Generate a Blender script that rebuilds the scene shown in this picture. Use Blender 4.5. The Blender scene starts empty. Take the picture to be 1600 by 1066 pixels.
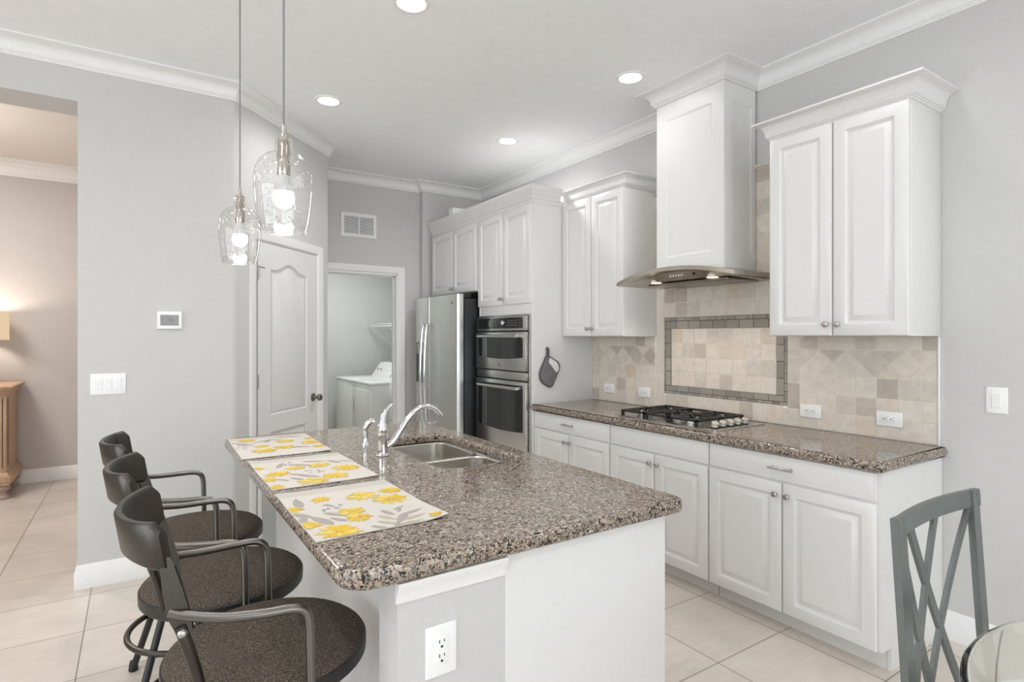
import bpy, bmesh, math, random
from mathutils import Vector, Matrix
random.seed(7)
C = bpy.context.scene.collection
PI = math.pi

# ------------------------------------------------------------------ camera
cam_d = bpy.data.cameras.new('camera'); cam = bpy.data.objects.new('camera', cam_d); C.objects.link(cam)
cam.location = (0, 0, 1.4407); cam.rotation_euler = (PI/2, 0, -math.radians(33.46))
cam_d.sensor_width = 36; cam_d.lens = 36*890.5/1600; cam_d.shift_y = -(533-526.97)/1600
cam_d.clip_start = 0.05
bpy.context.scene.camera = cam
# ------------------------------------------------------------------ world, light, exposure
sc = bpy.context.scene
sc.view_settings.view_transform = 'Standard'; sc.view_settings.look = 'None'
sc.view_settings.gamma = 1; sc.view_settings.use_curve_mapping = False
sc.view_settings.exposure = 0.14
sc.cycles.max_bounces = 10; sc.cycles.diffuse_bounces = 6; sc.cycles.transparent_max_bounces = 12
sc.cycles.sample_clamp_indirect = 6
w = bpy.data.worlds.new('sky'); sc.world = w; w.use_nodes = True
bg = w.node_tree.nodes['Background']; bg.inputs[0].default_value = (0.86, 0.93, 1.0, 1); bg.inputs[1].default_value = 1.0

def area(name, loc, rot, sx, sy, power, col=(1, 1, 1)):
    d = bpy.data.lights.new(name, 'AREA'); d.shape = 'RECTANGLE'; d.size = sx; d.size_y = sy
    d.energy = power; d.color = col
    o = bpy.data.objects.new(name, d); o.location = loc; o.rotation_euler = rot; C.objects.link(o); return o
def point(name, loc, power, col=(1, 1, 1), r=0.05):
    d = bpy.data.lights.new(name, 'POINT'); d.energy = power; d.color = col; d.shadow_soft_size = r
    o = bpy.data.objects.new(name, d); o.location = loc; C.objects.link(o); return o
def spot(name, loc, power, col=(1, 1, 1), ang=120, blend=0.6, r=0.06, rot=(0, 0, 0)):
    d = bpy.data.lights.new(name, 'SPOT'); d.energy = power; d.color = col; d.shadow_soft_size = r
    d.spot_size = math.radians(ang); d.spot_blend = blend
    o = bpy.data.objects.new(name, d); o.location = loc; o.rotation_euler = rot; C.objects.link(o); return o
DAY = (0.90, 0.955, 1.0); LED = (0.975, 0.985, 1.0)
# daylight through the patio doors behind the photographer and the windows of the living area to the left
area('patio_daylight', (0.6, -4.45, 1.45), (PI/2, 0, 0), 4.8, 2.5, 86, DAY)
area('living_window_daylight', (-4.4, 0.2, 1.5), (PI/2, 0, -PI/2), 5.0, 2.4, 100, DAY)
area('laundry_ceiling_light', (2.2, 7.0, 2.68), (0, 0, 0), 0.5, 0.5, 22, (0.98, 1.0, 0.985))
area('hall_ceiling_light', (-1.6, 5.8, 3.1), (0, 0, 0), 0.6, 0.6, 30, (1.0, 0.94, 0.90))
point('hall_fill_light', (-1.5, 5.7, 2.6), 20, (1.0, 0.93, 0.88), 0.15)  # added fill lamp that lifts the dark hall ceiling; no fixture hangs here

# unseen overhead fill spots, added to brighten floor and room; no fixtures built
for x_, y_, p_ in ((1.12, 1.2, 7), (2.58, 1.2, 10), (-0.35, 2.58, 15), (-0.35, 1.2, 26), (1.12, -0.4, 14), (2.58, -0.4, 36), (-0.35, -0.4, 30), (-1.9, 2.6, 30), (-1.9, 0.6, 30)):
    spot('room_fill_spot', (x_, y_, 3.05), p_, LED, 170, 1.0, 0.09)
# ------------------------------------------------------------------ materials
def nodes(name):
    m = bpy.data.materials.new(name); m.use_nodes = True
    nt = m.node_tree; b = nt.nodes['Principled BSDF']; return m, nt, b
def L(nt, a, b): nt.links.new(a, b)
def pos(nt, scale=(1, 1, 1), loc=(0, 0, 0)):
    g = nt.nodes.new('ShaderNodeTexCoord'); mp = nt.nodes.new('ShaderNodeMapping')
    mp.inputs['Scale'].default_value = scale; mp.inputs['Location'].default_value = loc
    L(nt, g.outputs['Object'], mp.inputs['Vector']); return mp.outputs['Vector']
def noise(nt, vec, scale, detail=2, rough=0.5):
    n = nt.nodes.new('ShaderNodeTexNoise'); n.inputs['Scale'].default_value = scale
    n.inputs['Detail'].default_value = detail; n.inputs['Roughness'].default_value = rough
    if vec is not None: L(nt, vec, n.inputs['Vector'])
    return n
def ramp(nt, fac, stops, interp='LINEAR'):
    r = nt.nodes.new('ShaderNodeValToRGB'); r.color_ramp.interpolation = interp
    while len(r.color_ramp.elements) < len(stops): r.color_ramp.elements.new(0.5)
    for e, (p, c) in zip(r.color_ramp.elements, stops):
        e.position = p; e.color = (*c, 1)
    L(nt, fac, r.inputs[0]); return r.outputs[0]
def mix(nt, fac, a, b, mode='MIX'):
    x = nt.nodes.new('ShaderNodeMix'); x.data_type = 'RGBA'; x.blend_type = mode
    if isinstance(fac, (int, float)): x.inputs[0].default_value = fac
    else: L(nt, fac, x.inputs[0])
    for v, i in ((a, 6), (b, 7)):
        if isinstance(v, tuple): x.inputs[i].default_value = (*v, 1)
        else: L(nt, v, x.inputs[i])
    return x.outputs[2]
def bump(nt, b, h, strength=0.1, dist=0.01):
    n = nt.nodes.new('ShaderNodeBump'); n.inputs['Strength'].default_value = strength
    n.inputs['Distance'].default_value = dist; L(nt, h, n.inputs['Height']); L(nt, n.outputs[0], b.inputs['Normal'])
def plain(name, col, rough=0.5, metal=0.0, tex=0.0, tscale=300, tdist=0.002, spec=0.5, coat=0.0, var=0.04):
    m, nt, b = nodes(name)
    b.inputs['Roughness'].default_value = rough; b.inputs['Metallic'].default_value = metal
    b.inputs['Specular IOR Level'].default_value = spec; b.inputs['Coat Weight'].default_value = coat
    n = noise(nt, pos(nt), tscale*0.1, 3)
    lo = tuple(c*(1-var) for c in col); hi = tuple(min(1, c*(1+var)) for c in col)
    L(nt, ramp(nt, n.outputs[0], [(0.3, lo), (0.7, hi)]), b.inputs['Base Color'])
    if tex:
        n2 = noise(nt, pos(nt), tscale, 2); bump(nt, b, n2.outputs[0], tex, tdist)
    return m
def emit(name, col, s):
    m = bpy.data.materials.new(name); m.use_nodes = True; nt = m.node_tree; nt.nodes.clear()
    e = nt.nodes.new('ShaderNodeEmission'); e.inputs[0].default_value = (*col, 1); e.inputs[1].default_value = s
    o = nt.nodes.new('ShaderNodeOutputMaterial'); L(nt, e.outputs[0], o.inputs[0]); return m
def brushed(name, col, rough, stretch=(1, 1, 60), scale=60, amt=0.12):
    m, nt, b = nodes(name); b.inputs['Metallic'].default_value = 1
    n = noise(nt, pos(nt, stretch), scale, 3)
    L(nt, ramp(nt, n.outputs[0], [(0.3, tuple(c*0.92 for c in col)), (0.7, col)]), b.inputs['Base Color'])
    mr = nt.nodes.new('ShaderNodeMapRange'); mr.inputs[3].default_value = rough-amt/2; mr.inputs[4].default_value = rough+amt/2
    L(nt, n.outputs[0], mr.inputs[0]); L(nt, mr.outputs[0], b.inputs['Roughness']); return m

M = {}
M['wall'] = plain('wall_paint', (0.59, 0.582, 0.570), 0.75, tex=0.12, tscale=260, tdist=0.003, spec=0.3, var=0.012)
M['hall'] = plain('hall_paint', (0.56, 0.53, 0.515), 0.8, tex=0.1, tscale=260, tdist=0.003, spec=0.2, var=0.012)
M['laundry'] = plain('laundry_paint', (0.60, 0.61, 0.59), 0.8, spec=0.2, var=0.012)
M['ceil'] = plain('ceiling_paint', (0.87, 0.875, 0.88), 0.85, tex=0.35, tscale=110, tdist=0.006, spec=0.2, var=0.012)
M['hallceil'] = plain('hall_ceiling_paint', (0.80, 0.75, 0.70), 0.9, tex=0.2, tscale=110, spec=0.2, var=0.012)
M['trim'] = plain('trim_white', (0.82, 0.815, 0.80), 0.35, var=0.01)
M['cab'] = plain('cabinet_white', (0.75, 0.743, 0.73), 0.32, var=0.01)
M['toe'] = plain('toe_kick_white', (0.72, 0.71, 0.69), 0.45, var=0.01)
M['door'] = plain('door_white', (0.74, 0.725, 0.715), 0.4, var=0.01)
M['plastic'] = plain('white_plastic', (0.86, 0.86, 0.85), 0.35, var=0.01)
M['enamel'] = plain('white_enamel', (0.84, 0.85, 0.84), 0.25, var=0.01)
M['slot'] = plain('dark_slot', (0.03, 0.03, 0.03), 0.6)
M['black'] = plain('black_metal', (0.016, 0.016, 0.017), 0.4)
M['iron'] = plain('cast_iron', (0.018, 0.017, 0.016), 0.5, tex=0.15, tscale=600)
M['gloss'] = plain('black_glass', (0.012, 0.013, 0.012), 0.04, coat=0.3)
M['case'] = plain('fridge_case', (0.012, 0.012, 0.014), 0.35, tex=0.1, tscale=500)
M['nickel'] = plain('brushed_nickel', (0.50, 0.48, 0.46), 0.28, 1.0)
M['bronze'] = plain('dark_nickel', (0.25, 0.22, 0.19), 0.28, 1.0)
M['chrome'] = plain('chrome', (0.82, 0.83, 0.85), 0.06, 1.0, var=0.005)
M['steel'] = brushed('stainless', (0.60, 0.60, 0.58), 0.27, (1, 60, 1))
M['steelv'] = brushed('fridge_stainless', (0.72, 0.72, 0.70), 0.32, (1, 1, 40))
M['knobsteel'] = plain('knob_steel', (0.70, 0.66, 0.60), 0.38, 0.6)
M['hood'] = brushed('hood_stainless', (0.56, 0.52, 0.45), 0.26, (1, 50, 1))
M['sink'] = brushed('sink_stainless', (0.66, 0.63, 0.58), 0.28, (1, 1, 40))
M['gun'] = brushed('gunmetal', (0.085, 0.077, 0.069), 0.36, (8, 8, 8), 12, 0.12)
M['gunbar'] = brushed('gunmetal_arm', (0.20, 0.187, 0.173), 0.32, (8, 8, 8), 12, 0.12)
M['chair'] = plain('grey_green_metal', (0.14, 0.155, 0.15), 0.33, 0.3, tex=0.05, tscale=900, var=0.06)
M['vinyl'] = plain('black_vinyl', (0.013, 0.012, 0.011), 0.42, tex=0.08, tscale=500)
M['box'] = plain('white_box', (0.80, 0.80, 0.78), 0.5)
M['mitt'] = plain('charcoal_quilt', (0.20, 0.20, 0.198), 0.9, tex=0.6, tscale=160, tdist=0.003, spec=0.1, var=0.15)
M['mittedge'] = plain('charcoal_binding', (0.11, 0.11, 0.11), 0.85, spec=0.1)
M['mittwhite'] = plain('white_band', (0.80, 0.80, 0.79), 0.8, spec=0.1)
M['grille'] = plain('vent_shadow', (0.10, 0.10, 0.11), 0.8)
M['screen'] = plain('lcd_screen', (0.22, 0.22, 0.20), 0.2)
M['digit'] = plain('lcd_digits', (0.07, 0.07, 0.06), 0.4)
M['bulb'] = emit('bulb_glow', (1.0, 0.98, 0.95), 4.5)
M['bulbneck'] = plain('bulb_neck', (0.52, 0.52, 0.51), 0.4)
M['lens'] = emit('downlight_glow', (1.0, 0.97, 0.92), 14)
M['hoodlamp'] = emit('hood_lamp_glow', (1.0, 0.90, 0.78), 1.1)
M['shade'] = emit('lit_shade', (1.0, 0.76, 0.50), 0.72)
M['cord'] = plain('grey_cord', (0.22, 0.22, 0.22), 0.6)
M['socket'] = plain('socket_metal', (0.46, 0.42, 0.38), 0.25, 1.0)
M['wire'] = plain('white_wire', (0.78, 0.78, 0.77), 0.4)

def granite():
    m, nt, b = nodes('granite'); v = pos(nt)
    nz = noise(nt, v, 70, 3); dv = mix(nt, 0.035, v, nz.outputs['Color'], 'ADD')
    vo = nt.nodes.new('ShaderNodeTexVoronoi'); vo.inputs['Scale'].default_value = 165; L(nt, dv, vo.inputs['Vector'])
    sp = nt.nodes.new('ShaderNodeSeparateColor'); L(nt, vo.outputs['Color'], sp.inputs[0])
    c1 = ramp(nt, sp.outputs[0], [(0.0, (0.010, 0.009, 0.009)), (0.15, (0.038, 0.033, 0.030)), (0.27, (0.12, 0.095, 0.078)),
              (0.42, (0.26, 0.205, 0.160)), (0.62, (0.40, 0.325, 0.25)), (0.90, (0.55, 0.49, 0.41))], 'CONSTANT')
    vo2 = nt.nodes.new('ShaderNodeTexVoronoi'); vo2.inputs['Scale'].default_value = 270; L(nt, dv, vo2.inputs['Vector'])
    sp2 = nt.nodes.new('ShaderNodeSeparateColor'); L(nt, vo2.outputs['Color'], sp2.inputs[0])
    c2 = ramp(nt, sp2.outputs[1], [(0.0, (0.014, 0.013, 0.014)), (0.22, (0.10, 0.085, 0.075)), (0.40, (0.32, 0.255, 0.20)), (0.80, (0.46, 0.39, 0.315))], 'CONSTANT')
    big = noise(nt, v, 24, 2)
    f = nt.nodes.new('ShaderNodeMath'); f.operation = 'GREATER_THAN'; f.inputs[1].default_value = 0.52; L(nt, big.outputs[0], f.inputs[0])
    L(nt, mix(nt, f.outputs[0], c1, c2), b.inputs['Base Color'])
    b.inputs['Roughness'].default_value = 0.10; b.inputs['Specular IOR Level'].default_value = 0.5
    return m
M['granite'] = granite()
def floor_tile():
    m, nt, b = nodes('floor_tile'); v = pos(nt, (1, 1, 1), (0.21, -1.6+0.472*10, 0))
    br = nt.nodes.new('ShaderNodeTexBrick'); br.offset = 0; br.squash = 1
    br.inputs['Scale'].default_value = 1; br.inputs['Brick Width'].default_value = 0.472; br.inputs['Row Height'].default_value = 0.472
    br.inputs['Mortar Size'].default_value = 0.0028; br.inputs['Mortar Smooth'].default_value = 0.1
    br.inputs['Color1'].default_value = (0.64, 0.58, 0.52, 1); br.inputs['Color2'].default_value = (0.70, 0.64, 0.575, 1)
    br.inputs['Mortar'].default_value = (0.27, 0.24, 0.21, 1)
    L(nt, v, br.inputs['Vector'])
    n = noise(nt, pos(nt), 3.5, 6, 0.65); n2 = noise(nt, pos(nt, (0.5, 3, 1)), 9, 4, 0.6)
    cl = ramp(nt, n.outputs[0], [(0.3, (0.88, 0.87, 0.86)), (0.7, (1.06, 1.05, 1.04))])
    cl2 = ramp(nt, n2.outputs[0], [(0.3, (0.95, 0.95, 0.95)), (0.7, (1.03, 1.03, 1.03))])
    c = mix(nt, 1.0, br.outputs['Color'], cl, 'MULTIPLY'); c = mix(nt, 1.0, c, cl2, 'MULTIPLY')
    L(nt, c, b.inputs['Base Color']); b.inputs['Roughness'].default_value = 0.28
    inv = nt.nodes.new('ShaderNodeMath'); inv.operation = 'SUBTRACT'; inv.inputs[0].default_value = 1; L(nt, br.outputs['Fac'], inv.inputs[1])
    bump(nt, b, inv.outputs[0], 0.3, 0.002)
    return m
M['floor'] = floor_tile()
def island_tile(name, stops, rough, nscale, amount, metal=0.0):
    m, nt, b = nodes(name); g = nt.nodes.new('ShaderNodeNewGeometry')
    c = ramp(nt, g.outputs['Random Per Island'], stops)
    n = noise(nt, pos(nt), nscale, 5, 0.65)
    cl = ramp(nt, n.outputs[0], [(0.3, (1-amount,)*3), (0.7, (1+amount*0.5,)*3)])
    L(nt, mix(nt, 1.0, c, cl, 'MULTIPLY'), b.inputs['Base Color']); b.inputs['Roughness'].default_value = rough
    b.inputs['Metallic'].default_value = metal
    bump(nt, b, n.outputs[0], 0.08, 0.002); return m
M['travertine'] = island_tile('travertine_tile', [(0.0, (0.50, 0.44, 0.38)), (0.15, (0.63, 0.57, 0.50)), (0.5, (0.74, 0.68, 0.605)),
        (0.9, (0.73, 0.655, 0.57)), (1.0, (0.68, 0.57, 0.46))], 0.42, 22, 0.12)
M['glasstile'] = island_tile('glass_mosaic', [(0.0, (0.26, 0.235, 0.20)), (0.5, (0.34, 0.31, 0.265)), (1.0, (0.42, 0.385, 0.33))], 0.22, 30, 0.08)
M['grout'] = plain('grout', (0.86, 0.82, 0.76), 0.9, spec=0.1)
M['groutdark'] = plain('grout_dark', (0.07, 0.06, 0.05), 0.9, spec=0.1)
def fabric():
    m, nt, b = nodes('tweed'); v = pos(nt)
    n = noise(nt, v, 340, 2, 0.7); n2 = noise(nt, v, 150, 2, 0.6)
    a = ramp(nt, n.outputs[0], [(0.32, (0.022, 0.018, 0.015)), (0.50, (0.072, 0.058, 0.047)), (0.68, (0.22, 0.18, 0.145))])
    c = ramp(nt, n2.outputs[0], [(0.3, (0.8, 0.8, 0.8)), (0.7, (1.15, 1.12, 1.1))])
    L(nt, mix(nt, 1.0, a, c, 'MULTIPLY'), b.inputs['Base Color']); b.inputs['Roughness'].default_value = 0.9
    b.inputs['Specular IOR Level'].default_value = 0.15; bump(nt, b, n.outputs[0], 0.4, 0.002); return m
M['tweed'] = fabric()
def linen(name, col, amt=0.06):
    m, nt, b = nodes(name); wv = noise(nt, pos(nt), 600, 2)
    L(nt, ramp(nt, wv.outputs[0], [(0.3, tuple(c*(1-amt) for c in col)), (0.7, tuple(c*(1+amt*0.3) for c in col))]), b.inputs['Base Color'])
    b.inputs['Roughness'].default_value = 0.9; b.inputs['Specular IOR Level'].default_value = 0.1
    bump(nt, b, wv.outputs[0], 0.25, 0.0015); return m
M['linen'] = linen('linen_cream', (0.63, 0.588, 0.535))
M['linenband'] = linen('linen_band', (0.56, 0.52, 0.47), 0.10)
M['yellow'] = linen('print_yellow', (0.70, 0.47, 0.07))
M['yellow2'] = linen('print_pale_yellow', (0.72, 0.56, 0.17))
M['ochre'] = linen('print_ochre', (0.48, 0.38, 0.18))
M['leaf'] = linen('print_grey', (0.40, 0.365, 0.335))
M['leaf2'] = linen('print_taupe', (0.49, 0.445, 0.34))
def seeded_glass():
    m = bpy.data.materials.new('seeded_glass'); m.use_nodes = True; nt = m.node_tree; nt.nodes.clear()
    o = nt.nodes.new('ShaderNodeOutputMaterial'); mx = nt.nodes.new('ShaderNodeMixShader')
    t = nt.nodes.new('ShaderNodeBsdfTransparent'); t.inputs[0].default_value = (0.97, 0.965, 0.96, 1)
    g = nt.nodes.new('ShaderNodeBsdfGlossy'); g.inputs['Roughness'].default_value = 0.03
    v = nt.nodes.new('ShaderNodeTexVoronoi'); v.inputs['Scale'].default_value = 95; L(nt, pos(nt), v.inputs['Vector'])
    r = ramp(nt, v.outputs['Distance'], [(0.0, (1, 1, 1)), (0.16, (.6, .6, .6)), (0.30, (0, 0, 0))])
    bm_ = nt.nodes.new('ShaderNodeBump'); bm_.inputs['Strength'].default_value = 1.0; bm_.inputs['Distance'].default_value = 0.006
    L(nt, r, bm_.inputs['Height']); L(nt, bm_.outputs[0], g.inputs['Normal'])
    lw = nt.nodes.new('ShaderNodeLayerWeight'); lw.inputs[0].default_value = 0.5; L(nt, bm_.outputs[0], lw.inputs['Normal'])
    fr = ramp(nt, lw.outputs['Facing'], [(0.0, (.05, .05, .05)), (0.55, (.10, .10, .10)), (0.82, (.26, .26, .26)), (1.0, (.75, .75, .75))])
    ad = nt.nodes.new('ShaderNodeMath'); ad.operation = 'MULTIPLY_ADD'; ad.use_clamp = True; ad.inputs[1].default_value = 0.5
    L(nt, r, ad.inputs[0]); L(nt, fr, ad.inputs[2]); L(nt, ad.outputs[0], mx.inputs[0]); L(nt, t.outputs[0], mx.inputs[1]); L(nt, g.outputs[0], mx.inputs[2]); L(nt, mx.outputs[0], o.inputs[0])
    return m
M['seeded'] = seeded_glass()
def clear_glass():
    m, nt, b = nodes('table_glass'); b.inputs['Transmission Weight'].default_value = 1; b.inputs['IOR'].default_value = 1.47
    b.inputs['Roughness'].default_value = 0.0
    n = noise(nt, pos(nt), 2, 1); L(nt, ramp(nt, n.outputs[0], [(0, (0.95, 0.985, 0.975)), (1, (0.96, 0.99, 0.98))]), b.inputs['Base Color']); return m
M['tglass'] = clear_glass()
def wood():
    m, nt, b = nodes('honey_wood'); n = noise(nt, pos(nt, (6, 6, 0.7)), 6, 6, 0.6)
    L(nt, ramp(nt, n.outputs[0], [(0.3, (0.42, 0.27, 0.165)), (0.7, (0.56, 0.38, 0.25))]), b.inputs['Base Color']); b.inputs['Roughness'].default_value = 0.45; return m
M['wood'] = wood()
M['woodline'] = plain('dark_wood_line', (0.10, 0.055, 0.035), 0.5)
M['woodpale'] = plain('pale_turned_wood', (0.40, 0.30, 0.25), 0.5)

# ------------------------------------------------------------------ mesh helpers
class MB:
    def __init__(s): s.v = []; s.f = []; s.mi = []
    def add(s, vs, fs, mi=0, T=None):
        n = len(s.v)
        for p in vs:
            p = Vector(p); s.v.append(T @ p if T else p)
        for f in fs: s.f.append([i+n for i in f]); s.mi.append(mi)
        return s
    def box(s, a, b, bev=0.0, mi=0, T=None, seg=2):
        x0, y0, z0 = [min(i, j) for i, j in zip(a, b)]; x1, y1, z1 = [max(i, j) for i, j in zip(a, b)]
        bm = bmesh.new(); bmesh.ops.create_cube(bm, size=1)
        for v in bm.verts: v.co = Vector(((x0+x1)/2+v.co.x*(x1-x0), (y0+y1)/2+v.co.y*(y1-y0), (z0+z1)/2+v.co.z*(z1-z0)))
        if bev: bmesh.ops.bevel(bm, geom=bm.edges[:], offset=min(bev, (x1-x0)*.49, (y1-y0)*.49, (z1-z0)*.49), segments=seg, profile=0.5, affect='EDGES')
        s.bm(bm, mi, T); return s
    def bm(s, bm, mi=0, T=None):
        bm.verts.index_update(); s.add([v.co.copy() for v in bm.verts], [[v.index for v in f.verts] for f in bm.faces], mi, T); bm.free()
    def tube(s, pts, r, n=10, closed=False, mi=0, T=None, flat=1.0):
        pts = [Vector(p) for p in pts]; k = len(pts); rs = r if isinstance(r, (list, tuple)) else [r]*k
        tang = []
        for i in range(k):
            a = pts[(i-1) % k] if (closed or i > 0) else pts[i]; b = pts[(i+1) % k] if (closed or i < k-1) else pts[i]
            tang.append((b-a).normalized())
        up = Vector((0, 0, 1)) if abs(tang[0].z) < 0.9 else Vector((0, 1, 0))
        nrm = (up-tang[0]*up.dot(tang[0])).normalized(); vs = []; fs = []
        for i in range(k):
            if i: nrm = (nrm-tang[i]*nrm.dot(tang[i])).normalized()
            bi = tang[i].cross(nrm)
            for j in range(n):
                a = 2*PI*j/n; vs.append(pts[i]+(nrm*math.cos(a)+bi*math.sin(a)*flat)*rs[i])
        for i in range(k if closed else k-1):
            for j in range(n):
                a = i*n+j; b = i*n+(j+1) % n; c = ((i+1) % k)*n+(j+1) % n; d = ((i+1) % k)*n+j; fs.append([a, b, c, d])
        if not closed: fs.append(list(range(n))[::-1]); fs.append([(k-1)*n+j for j in range(n)])
        return s.add(vs, fs, mi, T)
    def lathe(s, prof, T=None, n=24, mi=0, cap=True, arc=2*PI):
        vs = []; fs = []; k = len(prof)
        for r, z in prof:
            for j in range(n): a = arc*j/n; vs.append((r*math.cos(a), r*math.sin(a), z))
        for i in range(k-1):
            for j in range(n):
                fs.append([i*n+j, i*n+(j+1) % n, (i+1)*n+(j+1) % n, (i+1)*n+j])
        if cap:
            if prof[0][0] > 1e-5: fs.append(list(range(n))[::-1])
            if prof[-1][0] > 1e-5: fs.append([(k-1)*n+j for j in range(n)])
        return s.add(vs, fs, mi, T)
    def prism(s, poly, z0, z1, mi=0, T=None):
        n = len(poly); vs = [(x, y, z0) for x, y in poly]+[(x, y, z1) for x, y in poly]
        fs = [list(range(n))[::-1], list(range(n, 2*n))]+[[i, (i+1) % n, n+(i+1) % n, n+i] for i in range(n)]
        return s.add(vs, fs, mi, T)
    def loops(s, loops, mi=0, T=None, cap=True, capstart=False):
        n = len(loops[0]); vs = [p for l in loops for p in l]; fs = []
        for i in range(len(loops)-1):
            for j in range(n): fs.append([i*n+j, i*n+(j+1) % n, (i+1)*n+(j+1) % n, (i+1)*n+j])
        if cap: fs.append([(len(loops)-1)*n+j for j in range(n)])
        if capstart: fs.append(list(range(n))[::-1])
        return s.add(vs, fs, mi, T)
    def sweep(s, path, prof, mi=0, closed=False, T=None):
        """prof (offset, z): offset to the RIGHT of travel along the 2D path, mitred."""
        k = len(path); P = [Vector((p[0], p[1])) for p in path]; vs = []; n = len(prof)
        def rn(a, b): d = (b-a).normalized(); return Vector((d.y, -d.x))
        for i in range(k):
            n0 = rn(P[i-1], P[i]) if (i > 0 or closed) else None
            n1 = rn(P[i], P[(i+1) % k]) if (i < k-1 or closed) else None
            if n0 is None: m = n1
            elif n1 is None: m = n0
            else: m = (n0+n1)/(1+n0.dot(n1))
            for o, z in prof: q = P[i]+m*o; vs.append((q.x, q.y, z))
        fs = []
        for i in range(k if closed else k-1):
            for j in range(n):
                a = i*n+j; b = i*n+(j+1) % n; c = ((i+1) % k)*n+(j+1) % n; d = ((i+1) % k)*n+j; fs.append([a, d, c, b])
        if not closed: fs.append(list(range(n))); fs.append([(k-1)*n+j for j in range(n)][::-1])
        return s.add(vs, fs, mi, T)
    def build(s, name, mats, parent=None, sharp=35, loc=None):
        me = bpy.data.meshes.new(name)
        org = ORIG.get(parent, Vector((0, 0, 0))) if parent else (Vector(loc) if loc else Vector((0, 0, 0)))
        me.from_pydata([tuple(v-org) for v in s.v], [], s.f)
        bm = bmesh.new(); bm.from_mesh(me); bmesh.ops.recalc_face_normals(bm, faces=bm.faces[:]); bm.to_mesh(me); bm.free()
        if not isinstance(mats, (list, tuple)): mats = [mats]
        for m in mats: me.materials.append(M[m] if isinstance(m, str) else m)
        for p, i in zip(me.polygons, s.mi): p.material_index = i
        me.shade_smooth(); me.set_sharp_from_angle(angle=math.radians(sharp))
        o = bpy.data.objects.new(name, me); C.objects.link(o)
        if parent: o.parent = parent; ORIG[o] = org
        else: o.location = org; ORIG[o] = org
        return o
ORIG = {}
def thing(name, label, cat, loc=(0, 0, 0), group=None, rot=0):
    o = bpy.data.objects.new(name, None); C.objects.link(o); o.empty_display_size = 0.1
    o.location = loc; o.rotation_euler = (0, 0, rot); ORIG[o] = Vector(loc)
    o['label'] = label; o['category'] = cat
    if group: o['group'] = group
    return o
def tag(o, label, cat, group=None):
    o['label'] = label; o['category'] = cat
    if group: o['group'] = group
    return o
def struct(o, label=None):
    o['kind'] = 'structure'
    if label: o['label'] = label
    return o
def frame(o, U, N):
    U = Vector(U); N = Vector(N); Z = Vector((0, 0, 1)); o = Vector(o)
    return Matrix(((U.x, Z.x, N.x, o.x), (U.y, Z.y, N.y, o.y), (U.z, Z.z, N.z, o.z), (0, 0, 0, 1)))
def axis(o, d):
    return Matrix.Translation(Vector(o)) @ Vector((0, 0, 1)).rotation_difference(Vector(d)).to_matrix().to_4x4()
def rect(w, h, i, t): return [(i, i, t), (w-i, i, t), (w-i, h-i, t), (i, h-i, t)]
def arcpts(cx, cy, r, a0, a1, n): return [(cx+r*math.cos(a0+(a1-a0)*k/n), cy+r*math.sin(a0+(a1-a0)*k/n)) for k in range(n+1)]
def rrect(x0, y0, x1, y1, r, n=6):
    if not isinstance(r, (list, tuple)): r = [r]*4
    p = []
    p += arcpts(x0+r[0], y0+r[0], r[0], PI, 1.5*PI, n); p += arcpts(x1-r[1], y0+r[1], r[1], 1.5*PI, 2*PI, n)
    p += arcpts(x1-r[2], y1-r[2], r[2], 0, .5*PI, n); p += arcpts(x0+r[3], y1-r[3], r[3], .5*PI, PI, n); return p
def copy_tree(o, parent=None):
    c = o.copy(); C.objects.link(c)
    if parent: c.parent = parent
    for ch in list(o.children): copy_tree(ch, c)
    return c
def smooth_path(pts, n=6):
    P = [Vector(p) for p in pts]; out = []
    for i in range(len(P)-1):
        p0 = P[max(i-1, 0)]; p1 = P[i]; p2 = P[i+1]; p3 = P[min(i+2, len(P)-1)]
        for k in range(n):
            t = k/n; out.append(0.5*((2*p1)+(p2-p0)*t+(2*p0-5*p1+4*p2-p3)*t*t+(3*p1-p0-3*p2+p3)*t**3))
    out.append(P[-1]); return out
def text(name, body, size, T, mat, parent, ext=0.0004):
    cu = bpy.data.curves.new('t', 'FONT'); cu.body = body; cu.size = size; cu.align_x = 'CENTER'; cu.align_y = 'CENTER'; cu.extrude = ext
    o = bpy.data.objects.new('t', cu); C.objects.link(o); bpy.context.view_layer.update()
    me = o.evaluated_get(bpy.context.evaluated_depsgraph_get()).to_mesh()
    mb = MB(); mb.add([v.co.copy() for v in me.vertices], [list(p.vertices) for p in me.polygons], 0, T)
    bpy.data.objects.remove(o); bpy.data.curves.remove(cu)
    return mb.build(name, mat, parent)

# ------------------------------------------------------------------ dimensions (metres; X right, Y into the kitchen, cooking wall at X = W)
W = 3.2475; CEIL = 3.07; YL = 4.085; CX, CY = 1.365, 4.91; YF = 5.60; YS = 5.52; XJ = 2.52
YB = -4.5; XB = -4.5; YH = 7.33; OPX = -0.275; R2 = math.sqrt(0.5)

# ------------------------------------------------------------------ room shell
struct(MB().box((XB-.3, YB-.3, -0.1), (W+.15, 8.4, 0)).build('floor', 'floor'))
struct(MB().prism([(XB-.2, YB-.2), (W+.15, YB-.2), (W+.15, YF+.12), (OPX+.1, YF+.12), (OPX+.1, YL+.2), (XB-.2, YL+.2)], CEIL, CEIL+.12).build('ceiling', 'ceil'))
struct(MB().box((W, YB-.2, 0), (W+.12, 8.3, CEIL)).build('wall_right', 'wall'))
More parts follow.
